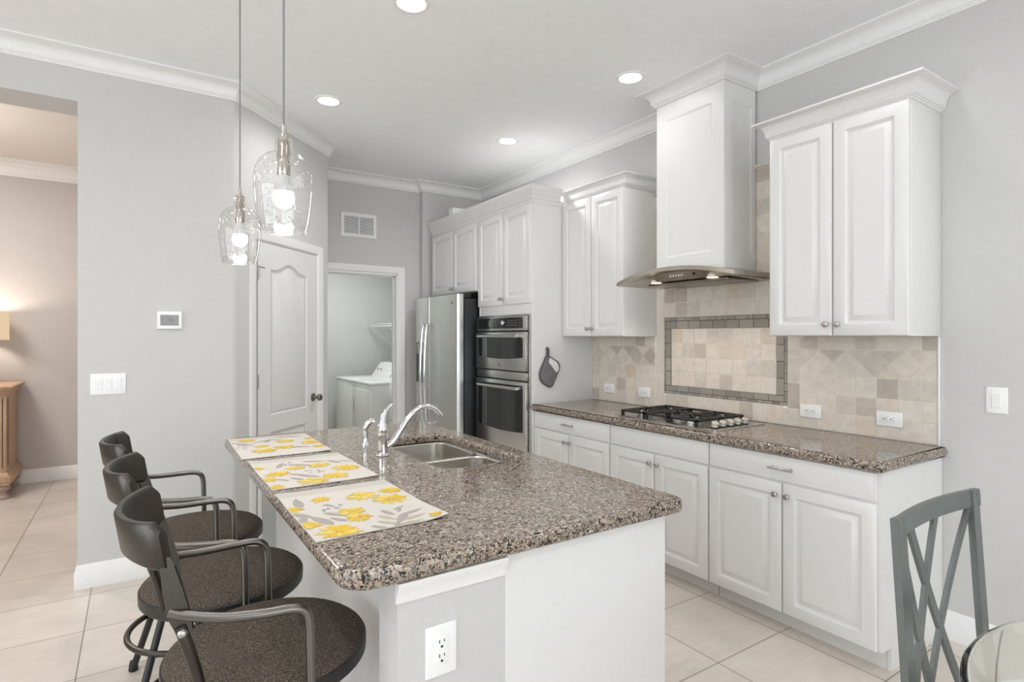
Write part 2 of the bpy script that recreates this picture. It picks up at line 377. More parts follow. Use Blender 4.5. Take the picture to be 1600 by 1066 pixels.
# left wall with the hall opening; bullnosed where it meets the angled pantry wall
mb = MB()
th = 0.05
nose = arcpts(0.54-th*0.41, YL+th, th, -PI/2, -PI/4, 5)
mb.prism([(OPX, YL)]+nose+[(CX+0.0, CY), (CX, YF+.02), (CX-.12, YF+.02), (CX-.12, CY+.05), (0.49, YL+.13), (0.49, YL+.28), (OPX, YL+.28)], 0, CEIL)
mb.box((XB, YL, 2.79), (OPX, YL+.28, CEIL)); mb.box((XB, YL, 0), (-2.4, YL+.28, 2.79))
struct(mb.build('wall_left', 'wall'))
# far wall with the laundry doorway, and the small jog beside the refrigerator
mb = MB(); DL, DR, DT = 1.49, 2.273, 2.09
mb.box((CX-.1, YF, 0), (DL, YF+.12, CEIL)); mb.box((DR, YF, 0), (XJ+.02, YF+.12, CEIL)); mb.box((DL, YF, DT), (DR, YF+.12, CEIL))
mb.box((XJ, YS, 0), (W, YF+.12, CEIL)); struct(mb.build('wall_far', 'wall'))
# behind the photographer: wall with wide patio opening; living area wall with windows
mb = MB(); mb.box((XB, YB-.12, 0), (-1.85, YB, CEIL)); mb.box((3.05, YB-.12, 0), (W, YB, CEIL)); mb.box((-1.85, YB-.12, 2.7), (3.05, YB, CEIL))
struct(mb.build('wall_rear', 'wall'))
mb = MB(); mb.box((XB-.12, YB, 0), (XB, -2.3, CEIL)); mb.box((XB-.12, 2.7, 0), (XB, YL+.28, CEIL)); mb.box((XB-.12, -2.3, 2.7), (XB, 2.7, CEIL)); mb.box((XB-.12, -2.3, 0), (XB, 2.7, .3))
struct(mb.build('wall_living', 'wall'))
# hall beyond the opening
mb = MB(); mb.box((-3.6, YH, 0), (0.7, YH+.1, 3.2)); mb.box((-3.7, YL+.28, 0), (-3.6, YH, 3.2)); mb.box((0.6, 4.42, 0), (0.7, YH, 3.2)); struct(mb.build('wall_hall', 'hall'))
struct(MB().box((-3.7, YL+.28, 3.16), (.7, YH+.1, 3.26)).build('ceiling_hall', 'hallceil'))
# laundry room shell
mb = MB(); mb.box((1.2, 8.2, 0), (W, 8.3, 2.75)); mb.box((1.2, YF+.12, 0), (1.3, 8.2, 2.75)); mb.box((W-.02, YF+.12, 0), (W-.001, 8.2, 2.75)); struct(mb.build('wall_laundry', 'laundry'))
struct(MB().box((1.2, YF+.12, 2.72), (W, 8.3, 2.8)).build('ceiling_laundry', 'laundry'))

# crown moulding
def crown_prof(zb, zt, pr, base=0.012):
    h = zt-zb; out = [(0, zb), (base, zb), (base+.001, zb+.09*h), (base+.006, zb+.11*h), (base+.007, zb+.17*h), (base+.013, zb+.19*h), (base+.014, zb+.27*h)]
    for k in range(7):
        a = k/6*PI/2; out.append((base+.015+(pr-.018-base-.015)*(1-math.cos(a)), zb+.28*h+(.55*h)*math.sin(a)))
    out += [(pr-.006, zb+.88*h), (pr, zb+.90*h), (pr, zt), (0, zt)]; return out
CP = crown_prof(2.974, 3.0705, 0.10)
struct(MB().sweep([(XB, YL), (0.535, YL), (CX, CY), (CX, YF), (XJ, YF), (XJ, YS), (W, YS), (W, 2.665)], CP).build('trim_1', 'trim', None, 18), 'white crown moulding')
struct(MB().sweep([(W, 2.122), (W, YB)], CP).build('trim_2', 'trim', None, 18), 'white crown moulding on the cooking wall')
struct(MB().sweep([(-3.6, YH), (.6, YH)], crown_prof(3.01, 3.1605, 0.11)).build('trim_3', 'trim'), 'white crown moulding in the hall')
# baseboards
BP = [(0, 0), (.016, 0), (.016, .095), (.013, .10), (.012, .108), (.009, .115), (.006, .128), (0, .135)]
struct(MB().sweep([(OPX, YL+.28), (OPX, YL), (0.535, YL), (0.535+.10, YL+.10)], BP).build('baseboard_left', 'trim'))
struct(MB().sweep([(CX-.055, CY-.055), (CX, CY), (CX, YF), (DL-.08, YF)], BP).build('baseboard_corner', 'trim'))
struct(MB().sweep([(W, 1.16), (W, YB)], BP).build('baseboard_right', 'trim'))
struct(MB().sweep([(DR+.078, YF), (XJ, YF), (XJ, YS), (W, YS)], BP).build('baseboard_far', 'trim'))
struct(MB().sweep([(-3.6, YH), (.6, YH)], BP).build('baseboard_hall', 'trim'))

# ------------------------------------------------------------------ pantry door (door_1) on the angled wall
U45 = Vector((R2, R2, 0)); N45 = Vector((R2, -R2, 0)); D0 = Vector((0.540, YL, 0))
def s45(x): return (x-0.540)*math.sqrt(2)
S0, S1, DH = s45(.694), s45(1.236), 2.105
T45 = frame(D0, U45, N45)
dr = bpy.data.objects.new('door_1', None); C.objects.link(dr); dr.location = D0+U45*((S0+S1)/2); ORIG[dr] = dr.location.copy(); struct(dr, 'white arched two-panel pantry door')
CASP = [(0, 0), (.006, .004), (.014, .012), (.02, .016), (.05, .018), (.062, .021), (.076, .021), (.078, 0)]
def casing(mb, T, s0, s1, h, z0=0.0):
    loops = []
    for o, t in CASP:
        loops.append([(s0-o, z0, t), (s0-o, h+o, t), (s1+o, h+o, t), (s1+o, z0, t)])
    n = 4; vs = [p for l in loops for p in l]; fs = []
    for i in range(len(loops)-1):
        for j in range(3): fs.append([i*n+j, i*n+j+1, (i+1)*n+j+1, (i+1)*n+j])
    mb.add(vs, fs, 0, T)
mb = MB(); casing(mb, T45, S0, S1, DH); mb.build('casing', 'trim', dr)
def door_face(mb, x0, x1, z0, z1, pts, t, T):
    """pts: CCW outline of the panel (from bottom-left); bridges region rectangle to it with an ogee and a raised field."""
    cx = sum(p[0] for p in pts)/len(pts); n = len(pts)
    outer = []
    for i, (u, v) in enumerate(pts):
        if i == 0: outer.append((x0, z0, t))
        elif i == 1: outer.append((x1, z0, t))
        elif i == 2: outer.append((x1, z1, t))
        elif i == n-1: outer.append((x0, z1, t))
        else: outer.append((x1+(x0-x1)*(i-2)/(n-3), z1, t))
    zc = (min(p[1] for p in pts)+max(p[1] for p in pts))/2
    def ins(d, tt):
        return [(u+(d if u < cx-.12 else -d if u > cx+.12 else -d*(u-cx)/.12), v+(d if v < zc else -d), tt) for u, v in pts]
    mb.loops([outer, ins(0, t), ins(.010, t-.010), ins(.016, t-.011), ins(.040, t-.002)], 0, T)
mb = MB(); t = 0.008; zm = .82; zt_, zb_ = 1.925, .885
a, b = S0+.15, S1-.15
arch = [(a, zb_), (b, zb_)]+[(b+(a-b)*k/16, zt_+.056*(0.5-0.5*math.cos(2*PI*min(1, max(0, (k/16-.10)/.8))))) for k in range(17)]
door_face(mb, S0+.003, S1-.003, zm, DH-.003, arch, t, T45)
low = [(a, .24), (b, .24)]+[(b+(a-b)*k/16, .762) for k in range(17)]
door_face(mb, S0+.003, S1-.003, .01, zm, low, t, T45)
mb.box((S0+.003, .01, -.03), (S1-.003, DH-.003, t-.012), 0, 0, T45); mb.build('panel_slab', 'door', dr)
for z in (1.888, 1.134, .30):
    mb = MB(); mb.box((S0-.010, z-.046, .004), (S0+.012, z+.046, .012), .001, 0, T45); mb.tube([(S0+.001, z-.048, .014), (S0+.001, z+.048, .014)], .006, 8, T=T45); mb.build('hinge', 'nickel', dr)
mb = MB(); mb.tube([(S0+.004, 1.925, .018), (S0+.03, 1.925, .03), (S0+.05, 1.92, .03)], .004, 8, T=T45); mb.build('door_stop', 'bronze', dr)
mb = MB(); kt = T45 @ Matrix.Translation((S1-.062, .955, t))
mb.lathe([(.0, 0), (.032, 0), (.032, .006), (.026, .011), (.013, .014), (.010, .035), (.016, .042), (.026, .052), (.028, .062), (.024, .072), (.012, .077), (0, .078)], kt); mb.build('door_knob', 'bronze', dr)
# laundry doorway
d2 = bpy.data.objects.new('door_2', None); C.objects.link(d2); d2.location = ((DL+DR)/2, YF, 0); ORIG[d2] = d2.location.copy(); struct(d2, 'white cased laundry doorway')
mb = MB(); casing(mb, frame((0, YF, 0), (1, 0, 0), (0, -1, 0)), DL, DR, DT); mb.build('casing', 'trim', d2)
mb = MB(); mb.box((DL-.005, YF-.001, 0), (DL+.012, YF+.125, DT)); mb.box((DR-.012, YF-.001, 0), (DR+.005, YF+.125, DT)); mb.box((DL, YF-.001, DT-.012), (DR, YF+.125, DT+.005))
mb.box((DR-.022, YF+.05, 0), (DR-.01, YF+.085, DT)); mb.box((DL, YF+.05, DT-.022), (DR, YF+.085, DT-.01)); mb.build('jamb', 'trim', d2)

# ------------------------------------------------------------------ cabinet pieces
NX = (-1, 0, 0); UY = (0, -1, 0)                     # fronts that face -X, read left to right along -Y
def raised_door(w_, h_, T, rail=.058):
    r = rail; return MB().loops([rect(w_, h_, 0, 0), rect(w_, h_, 0, .014), rect(w_, h_, .002, .018), rect(w_, h_, .005, .020), rect(w_, h_, r, .020),
        rect(w_, h_, r+.002, .0175), rect(w_, h_, r+.009, .010), rect(w_, h_, r+.017, .009), rect(w_, h_, r+.019, .0105), rect(w_, h_, r+.040, .0185), rect(w_, h_, r+.041, .0195)], 0, T, True, True)
def slab_front(w_, h_, T):
    return MB().loops([rect(w_, h_, 0, 0), rect(w_, h_, 0, .010), rect(w_, h_, .002, .0125), rect(w_, h_, .008, .013), rect(w_, h_, .026, .0195), rect(w_, h_, .028, .020)], 0, T, True, True)
def knob(parent, p, d=NX):
    MB().lathe([(0, 0), (.008, 0), (.0075, .003), (.0055, .006), (.0055, .012), (.010, .015), (.0145, .019), (.015, .023), (.012, .027), (0, .028)], axis(p, d), 16).build('knob', 'nickel', parent)
def pull(parent, p, half=.048):
    x, y, z = p; mb = MB()
    for s in (-1, 1): mb.lathe([(0, 0), (.008, 0), (.007, .004), (.005, .008), (.005, .024), (0, .026)], axis((x, y+s*half, z), NX), 12)
    mb.tube(smooth_path([(x-.022, y-half-.012, z-.001), (x-.025, y-half, z), (x-.029, y-half*.5, z+.002), (x-.031, y, z+.003), (x-.029, y+half*.5, z+.002), (x-.025, y+half, z), (x-.022, y+half+.012, z-.001)], 4), [.005]*0 or .0055, 10)
    mb.build('pull_handle', 'nickel', parent)
def doors(root, xf, ys, z0, z1, knobs, gap=.0025, rail=.058):
    """ys: list of (y_left, y_right) with y_left > y_right; knobs: list of (y, z)"""
    for (ya, yb), k in zip(ys, knobs):
        d = raised_door(ya-yb-2*gap, z1-z0, frame((xf+.020, ya-gap, z0), UY, NX), rail).build('door', 'cab', root)
        knob(d, (xf, k[0], k[1]))

XC = 2.645; XD = 2.625                                # base carcass face / door face
def base_cab(label, ya, yb, pulls, end=False):
    r = thing('base_cabinet', label, 'cabinet', ((XC+W)/2, (ya+yb)/2, 0), 'base cabinets under the cooktop run')
    mb = MB(); mb.box((XC, yb, .10), (W-.002, ya, .866), .0015)
    if end:   # finished end panel with the toe-kick notch
        T = Matrix(((1, 0, 0, 0), (0, 0, 1, 0), (0, 1, 0, 0), (0, 0, 0, 1)))
        mb.prism([(XC+.075, 0), (W-.002, 0), (W-.002, .866), (XC-.002, .866), (XC-.002, .098), (XC+.075, .098)], yb-.016, yb-.0005, 0, T)
    mb.build('carcass', 'cab', r)
    mb = MB(); mb.box((XC+.075, yb+.001, 0), (XC+.09, ya-.001, .099)); mb.build('toe_kick', 'toe', r)
    d = slab_front(ya-yb-.006, .122, frame((XD+.020, ya-.003, .738), UY, NX)).build('drawer', 'cab', r)
    if pulls: pull(d, (XD, (ya+yb)/2, .80))
    m = (ya+yb)/2; doors(r, XD, [(ya-.001, m+.001), (m-.001, yb+.001)], .098, .728, [(m+.030, .672), (m-.030, .672)])
base_cab('white two-door base cabinet at the near end of the cooking wall, drawer with pull', 2.017, 1.165, True, True)
base_cab('white base cabinet under the gas cooktop, wide false drawer without a pull', 2.799, 2.020, False)
base_cab('white base cabinet beside the oven tower, its drawer pull below the pot holder', 3.662, 2.802, True)

def curve_slab(name, loops, z0, z1, bev, mat, loc):
    cu = bpy.data.curves.new('c', 'CURVE'); cu.dimensions = '2D'; cu.fill_mode = 'BOTH'
    for lp in loops:
        sp = cu.splines.new('POLY'); sp.points.add(len(lp)-1); sp.use_cyclic_u = True
        for p, q in zip(sp.points, lp): p.co = (q[0], q[1], 0, 1)
    h = (z1-z0)/2; cu.extrude = h-bev; cu.bevel_depth = bev; cu.bevel_resolution = 4; cu.offset = -bev
    o = bpy.data.objects.new('c', cu); C.objects.link(o); bpy.context.view_layer.update()
    me = o.evaluated_get(bpy.context.evaluated_depsgraph_get()).to_mesh()
    mb = MB(); mb.add([Vector((v.co.x, v.co.y, v.co.z+(z0+z1)/2)) for v in me.vertices], [list(p.vertices) for p in me.polygons])
    bpy.data.objects.remove(o); bpy.data.curves.remove(cu)
    ob = mb.build(name, mat, None, 40, loc)
    return ob
o = curve_slab('countertop', [rrect(2.602, 1.128, W-.0015, 3.6635, [.02, .006, .002, .002], 4)], .867, .914, .018, 'granite', ((2.9), 2.4, .867))
tag(o, 'speckled granite countertop along the cooking wall under the cooktop', 'countertop')

# upper cabinets
XU = 2.928; XUD = 2.9075
def cab_crown(parent, pts, zb, zt, pr):
    MB().sweep(pts, crown_prof(zb, zt, pr, .006)).build('crown', 'cab', parent)
def upper(label, ya, yb, left_end, right_end):
    r = thing('upper_cabinet', label, 'cabinet', ((XU+W)/2, (ya+yb)/2, 1.446), 'upper cabinets on the cooking wall')
    MB().box((XU, yb, 1.446), (W-.002, ya, 2.545), .0015).build('carcass', 'cab', r)
    m = (ya+yb)/2; doors(r, XUD, [(ya-.001, m+.001), (m-.001, yb+.002)], 1.448, 2.518, [(m+.028, 1.505), (m-.028, 1.505)])
    p = [(XU, ya), (XU, yb)]
    if left_end: p = [(W-.002, ya)]+p
    if right_end: p = p+[(W-.002, yb)]
    cab_crown(r, p[::-1] if False else p, 2.520, 2.617, .072)
    return r
upper('white two-door wall cabinet at the near end, right of the hood', 1.838, 1.153, True, True)

r = thing('upper_cabinet', 'white two-door wall cabinet between the oven tower and the hood', 'cabinet', ((XU+W)/2, 3.31, 1.446), 'upper cabinets on the cooking wall')
ya, yb = 3.6625, 2.955
MB().box((XU, yb, 1.446), (W-.002, ya, 2.545), .0015).build('carcass', 'cab', r)
m = (ya+yb)/2; doors(r, XUD, [(ya-.001, m+.001), (m-.001, yb+.002)], 1.448, 2.518, [(m+.028, 1.505), (m-.028, 1.505)])
cab_crown(r, [(XU, ya), (XU, yb), (W-.002, yb)], 2.520, 2.617, .045)

# oven tower and refrigerator cabinet
XT = 2.620; XTD = 2.600
r = thing('oven_cabinet', 'tall white cabinet tower holding the double wall oven', 'cabinet', (2.93, 4.085, 0))
oy0, oy1 = 3.700, 4.470
mb = MB(); mb.box((XT, 3.664, .0), (W-.002, 3.690, 2.55), .001); mb.box((XT, 4.478, .10), (W-.002, 4.504, 2.55), .001)
mb.box((XT, 3.690, 1.622), (W-.002, 4.478, 2.55), .001); mb.box((XT, 3.690, .10), (W-.002, 4.478, .520), .001); mb.box((W-.03, 3.69, .52), (W-.002, 4.478, 1.622))
mb.build('carcass', 'cab', r)
mb = MB(); mb.box((XT+.07, 3.69, 0), (XT+.085, 4.5, .099)); mb.build('toe_kick', 'toe', r)
m = 4.085; doors(r, XTD, [(4.500, m+.001), (m-.001, 3.670)], 1.713, 2.500, [(m+.022, 1.765), (m-.022, 1.765)])
d = slab_front(.80, .37, frame((XTD+.02, 4.485, .12), UY, NX)).build('drawer', 'cab', r); pull(d, (XTD, m, .30))
TP = [(0, 2.505), (.004, 2.505), (.004, 2.535), (.012, 2.540), (.014, 2.560), (.022, 2.568), (.028, 2.590), (.040, 2.606), (.044, 2.620), (.044, 2.640), (0, 2.640)]
MB().sweep([(XT, 4.504), (XT, 3.664), (2.880, 3.664)], TP).build('crown', 'cab', r)
r = thing('refrigerator_cabinet', 'short white two-door cabinet above the refrigerator', 'cabinet', (2.93, 5.0, 1.862))
MB().box((XT, 4.506, 1.862), (W-.002, 5.50, 2.55), .001).build('carcass', 'cab', r)
MB().box((XT, 5.474, 1.2), (W-.1, 5.50, 1.8615), .001).build('side_panel', 'cab', r)
m = 4.998; doors(r, XTD, [(5.472, m+.001), (m-.001, 4.529)], 1.866, 2.490, [(m+.02, 1.915), (m-.02, 1.915)])
MB().sweep([(XT, 5.50), (XT, 4.506)], TP).build('crown', 'cab', r)
tag(MB().box((2.66, 5.10, 2.5505), (2.86, 5.20, 2.745), .004).build('white_box', 'box', None, loc=(2.76, 5.15, 2.55)), 'small white box on top of the refrigerator cabinet', 'box')

# hood cover (boxed chimney)
HX, HY0, HY1 = 2.918, 2.132, 2.655
r = thing('hood_cover', 'white paneled chimney box over the range hood up to the ceiling', 'hood cover', (3.08, 2.39, 1.88))
zb, zt = 1.876, 3.0695
MB().box((HX+.019, HY0+.019, zb), (W-.0125, HY1, zt)).build('box', 'cab', r)
def recess(w_, h_, T, i0, i1, b0, b1):
    def rc(d, t_): return [(i0+d, b0+d, t_), (w_-i1-d, b0+d, t_), (w_-i1-d, h_-b1-d, t_), (i0+d, h_-b1-d, t_)]
    return MB().loops([rect(w_, h_, 0, 0), rect(w_, h_, 0, .0175), rect(w_, h_, .0015, .019), rc(0, .019), rc(.006, .015), rc(.012, .011), rc(.018, .010)], 0, T, True, True)
recess(HY1-HY0, zt-zb, frame((HX+.019, HY1, zb), UY, NX), .075, .085, .085, .20).build('front_panel', 'cab', r)
recess(W-HX-.0325, zt-1.857, frame((HX+.0195, HY0+.019, 1.857), (1, 0, 0), (0, -1, 0)), .07, .04, .10, .20).build('side_panel', 'cab', r)
MB().sweep([(W-.001, HY1), (HX, HY1), (HX, HY0), (W-.001, HY0)], CP).build('crown', 'cab', r, 18)

T_ = Matrix(((0, 0, 1, 0), (1, 0, 0, 0), (0, 1, 0, 0), (0, 0, 0, 1)))
MB().prism([(HY0+.001, 1.8765), (HY1-.001, 1.8765)]+[(y_, min(1.876, 1.8765-.062*((y_-2.394)/.457)**2+.0005)) for y_ in [HY1-.001-(HY1-HY0-.002)*k/20 for k in range(21)]], HX+.001, HX+.018, 0, T_).build('skirt', 'cab', r)
# range hood: arched stainless canopy with under panel
r = thing('range_hood', 'curved stainless steel range hood below the white chimney box', 'range hood', (3.0, 2.394, 1.80))
yc = 2.394; hw = .457
def arch_z(y): return 1.872-.062*((y-yc)/hw)**2
def bow_x(y): return 2.712+.028*((y-yc)/hw)**2
N = 28; vs = []; fs = []
for i in range(N+1):
    y = yc-hw+2*hw*i/N; z = arch_z(y); x = bow_x(y)
    vs += [(x, y, z-.024), (x, y, z), (x+.03, y, z+.003), (W-.012, y, z+.003), (W-.012, y, z-.021), (x+.03, y, z-.024)]
for i in range(N):
    for j in range(6): fs.append([i*6+j, i*6+(j+1) % 6, (i+1)*6+(j+1) % 6, (i+1)*6+j])
fs += [list(range(6)), [N*6+j for j in range(6)][::-1]]
MB().add(vs, fs).build('canopy', 'hood', r)
# body under the canopy with sloped control panel
by0, by1 = yc-.36, yc+.36
mb = MB(); vs = []; fs = []
for i in range(13):
    y = by0+(by1-by0)*i/12; z = arch_z(y)-.0245
    vs += [(2.80, y, z), (2.845, y, 1.800), (W-.012, y, 1.790), (W-.012, y, z)]
for i in range(12):
    for j in range(4): fs.append([i*4+j, i*4+(j+1) % 4, (i+1)*4+(j+1) % 4, (i+1)*4+j])
fs += [[0, 1, 2, 3], [48, 51, 50, 49]]
body = mb.add(vs, fs).build('body', 'hood', r)
MB().box((2.89, by0+.05, 1.782), (3.19, by1-.05, 1.7945), .004).build('filter', 'bronze', r)
for k in range(5):
    y = yc+.055-.022*k; MB().lathe([(0, 0), (.006, 0), (.006, .004), (0, .005)], axis((2.818, y, 1.826+.02*0), (-.8, 0, -.6)), 12).build('button', 'plastic', body)
MB().lathe([(0, 0), (.010, 0), (.010, .005), (0, .006)], axis((2.818, yc-.125, 1.826), (-.8, 0, -.6)), 14).build('indicator', 'slot', body)
for y in (yc-.22, yc+.22):
    MB().lathe([(0, 0), (.034, 0), (.034, .004), (0, .004)], axis((2.868, y, 1.798), (0, 0, -1)), 18).build('lamp', 'hoodlamp', body)
    spot('hood_lamp_light', (2.89, y, 1.772), 4.5, (1.0, 0.86, 0.68), 130, .8, .03)

# ------------------------------------------------------------------ tiled backsplash
r = thing('backsplash', 'beige travertine tile backsplash with glass mosaic frame behind the cooktop', 'backsplash', (W, 2.41, .914))
mb = MB(); mb.box((W-.004, 1.158, .9145), (W-.0005, 3.6635, 1.4455)); mb.box((W-.0042, 1.842, 1.4455), (W-.0005, 2.954, 2.512)); mb.build('grout', 'grout', r)
def tile(mb, pts, t0=W-.004, th_=.0030, g=.0015, bv=.0014):
    """pts: CCW in (u=-Y, z) plane seen from the room"""
    cx = sum(p[0] for p in pts)/len(pts); cz = sum(p[1] for p in pts)/len(pts)
    def shr(d):
        out = []; n = len(pts)
        for i in range(n):
            a = Vector(pts[i-1]); b_ = Vector(pts[i]); c = Vector(pts[(i+1) % n])
            e1 = (b_-a).normalized(); e2 = (c-b_).normalized(); n1 = Vector((-e1.y, e1.x)); n2 = Vector((-e2.y, e2.x))
            mm = (n1+n2)/max(.25, 1+n1.dot(n2)); q = b_+mm*d; out.append(q)
        return out
    l0 = [(t0+.002, -q.x, q.y) for q in shr(g)]; l1 = [(t0-th_+bv, -q.x, q.y) for q in shr(g)]; l2 = [(t0-th_, -q.x, q.y) for q in shr(g+bv)]
    mb.loops([l0, l1, l2])
def trect(mb, y1, y0, z0, z1, **k):       # y1 > y0
    if y1-y0 < .012 or z1-z0 < .012: return
    tile(mb, [(-y1, z0), (-y0, z0), (-y0, z1), (-y1, z1)], **k)
field = MB(); P = .1025; ROWS = [.9155, 1.0175, 1.120, 1.2265]
def side_field(y0, y1, cols, dcent):
    ys = [y for y in cols if y0 < y < y1]; ys = [y0]+ys+[y1]
    for a_, b_ in zip(ys[:-1], ys[1:]):
        for z0, z1 in zip(ROWS[:-1], ROWS[1:]): trect(field, b_, a_, z0, z1)
        trect(field, b_, a_, 1.3705, 1.4445)
    zl, zh = 1.2265, 1.3705; zc = (zl+zh)/2; hd = .0725
    def clip(poly):
        for lim, sg in ((-y1, 1), (-y0, -1)):
            out = []
            for i in range(len(poly)):
                a_ = poly[i]; b_ = poly[(i+1) % len(poly)]; ia = sg*(a_[0]-lim) >= 0; ib = sg*(b_[0]-lim) >= 0
                if ia: out.append(a_)
                if ia != ib:
                    t_ = (lim-a_[0])/(b_[0]-a_[0]); out.append((lim, a_[1]+t_*(b_[1]-a_[1])))
            poly = out
            if len(poly) < 3: return None
        ar = sum(poly[i][0]*poly[(i+1) % len(poly)][1]-poly[(i+1) % len(poly)][0]*poly[i][1] for i in range(len(poly)))/2
        q = [poly[0]]
        for p in poly[1:]:
            if (Vector(p)-Vector(q[-1])).length > .004: q.append(p)
        return q if ar > .0006 and len(q) > 2 else None
    for k in range(-8, 9):
        c = -(dcent+k*2*hd)
        for poly in ([(c, zl), (c+hd, zc), (c, zh), (c-hd, zc)], [(c, zl), (c+2*hd, zl), (c+hd, zc)], [(c, zh), (c+hd, zc), (c+2*hd, zh)]):
            q = clip(poly)
            if q: tile(field, q)
side_field(1.166, 1.853, [1.233+.1033*k for k in range(7)], 1.448)
side_field(2.963, 3.663, [2.963+P*k for k in range(1, 7)], 3.30)
# centre feature: bottom row, side bands, field inside the frame, courses above
yy = [1.853+.1008*k for k in range(12)]
for a_, b_ in zip(yy[:-1], yy[1:]): trect(field, b_, a_, .9155, 1.031 if 1.92 < (a_+b_)/2 < 2.88 else 1.0175)
zz = [1.0175+.154*k for k in range(10)]
for z0, z1 in zip(zz[:-1], zz[1:]):
    trect(field, 1.927, 1.853, z0, min(z1, 2.495)); trect(field, 2.961 if z1 < 1.4 else 2.953, 2.878, z0, min(z1, 2.495))
yi = [1.998+(2.809-1.998)*k/8 for k in range(9)]; zi = [1.092+(1.499-1.092)*k/4 for k in range(5)]
for a_, b_ in zip(yi[:-1], yi[1:]):
    for z0, z1 in zip(zi[:-1], zi[1:]): trect(field, b_, a_, z0, z1)
yu = [1.927+(2.878-1.927)*k/9 for k in range(10)]; zu = [1.585+.1025*k for k in range(10)]
for a_, b_ in zip(yu[:-1], yu[1:]):
    for z0, z1 in zip(zu[:-1], zu[1:]): trect(field, b_, a_, z0, min(z1, 2.495))
field.build('field_tiles', 'travertine', r, 25)
mb = MB(); mb.box((W-.0062, 1.929, 1.032), (W-.0035, 2.876, 1.091)); mb.box((W-.0062, 1.929, 1.50), (W-.0035, 2.876, 1.583)); mb.box((W-.0062, 1.929, 1.091), (W-.0035, 1.997, 1.5)); mb.box((W-.0062, 2.81, 1.091), (W-.0035, 2.876, 1.5)); mb.build('mosaic_grout', 'groutdark', r)
mos = MB(); kw = dict(t0=W-.005, th_=.0030, g=.0017, bv=.0006)
def run(y0, y1, z0, z1, step, rnd, vert=False):
    p = y0 if not vert else z0; e = y1 if not vert else z1
    while p < e-1e-4:
        q = min(e, p+step*(random.uniform(.55, 1.35) if rnd else 1))
        if e-q < step*.3: q = e
        if vert: trect_s(y0, y1, p, q)
        else: trect_s(p, q, z0, z1)
        p = q
def trect_s(y0, y1, z0, z1): tile(mos, [(-y1, z0), (-y0, z0), (-y0, z1), (-y1, z1)], **kw)
run(1.947, 2.860, 1.051, 1.091, .1015, False); run(1.929, 2.876, 1.033, 1.051, .062, True)
run(1.947, 2.860, 1.500, 1.556, .1015, False); run(1.929, 2.876, 1.556, 1.582, .07, True)
run(2.811, 2.860, 1.091, 1.500, .1020, False, True); run(2.860, 2.876, 1.051, 1.556, .06, True, True)
run(1.947, 1.997, 1.091, 1.500, .1020, False, True); run(1.929, 1.947, 1.051, 1.556, .06, True, True)
mos.build('glass_mosaic', 'glasstile', r, 25)
mb = MB(); mb.box((W-.012, 1.85, 2.486), (W-.0005, 2.95, 2.494), .002); mb.tube([(W-.0135, 1.85, 2.508), (W-.0135, 2.95, 2.508)], .0128, 10); mb.build('pencil_trim', 'travertine', r)
mb = MB(); mb.box((W-.011, 1.156, .9145), (W-.0005, 1.164, 1.4455), .002); mb.build('edge_strip', 'plastic', r)

# ------------------------------------------------------------------ outlets, switches, thermostat, vent
def plate(name, label, cat, T, w_, h_, kind, group=None, n=1):
    o = T @ Vector((0, 0, 0)); r = thing(name, label, cat, tuple(o), group)
    bv = .004
    MB().loops([rect2(w_, h_, 0, 0), rect2(w_, h_, 0, .003), rect2(w_, h_, .002, .0055), rect2(w_, h_, bv, .0062)], 0, T, True, True).build('cover_plate', 'plastic', r)
    mb = MB(); sl = MB()
    if kind == 'duplex':
        pl = max(w_, h_); hor = w_ > h_
        R_ = Matrix.Rotation(-PI/2, 4, 'Z') if hor else Matrix.Identity(4)
        TT = T @ R_
        k = pl/.118
        mb.box((-.017*k, -.033*k, .004), (.017*k, .033*k, .0082), .0015, 0, TT)
        for s in (-1, 1):
            cy = s*.0165*k
            sl.box((-.0075*k, cy+.002*k, .0080), (-.0050*k, cy+.010*k, .0085), 0, 0, TT); sl.box((.0050*k, cy+.003*k, .0080), (.0072*k, cy+.010*k, .0085), 0, 0, TT)
            sl.lathe([(0, 0), (.0032*k, 0), (.0032*k, .0006), (0, .0006)], TT @ Matrix.Translation((0, cy-.0065*k, .0080)), 10)
            MB().lathe([(0, 0), (.003, 0), (.0025, .0012), (0, .0014)], TT @ Matrix.Translation((0, s*.049*k, .006)), 10).build('screw', 'plastic', r)
        mb.build('receptacle', 'plastic', r); sl.build('slots', 'slot', r)
    else:
        for i in range(n):
            cx = (i-(n-1)/2)*.0462
            m2 = MB(); m2.box((cx-.0175, -.034, .004), (cx+.0175, .034, .0072), .001, 0, T); f = m2.build('switch_frame', 'plastic', r)
            m2 = MB(); m2.add([(cx-.0145, -.030, .0070), (cx+.0145, -.030, .0070), (cx+.0145, .030, .0070), (cx-.0145, .030, .0070), (cx-.0145, -.030, .0088), (cx+.0145, -.030, .0088), (cx+.0145, .030, .0118), (cx-.0145, .030, .0118)],
                [[0, 3, 2, 1], [4, 5, 6, 7], [0, 1, 5, 4], [1, 2, 6, 5], [2, 3, 7, 6], [3, 0, 4, 7]], 0, T); m2.build('rocker', 'plastic', f)
    return r
def rect2(w_, h_, i, t_): return [(-w_/2+i, -h_/2+i, t_), (w_/2-i, -h_/2+i, t_), (w_/2-i, h_/2-i, t_), (-w_/2+i, h_/2-i, t_)]
GO = 'outlets on the tiled backsplash'
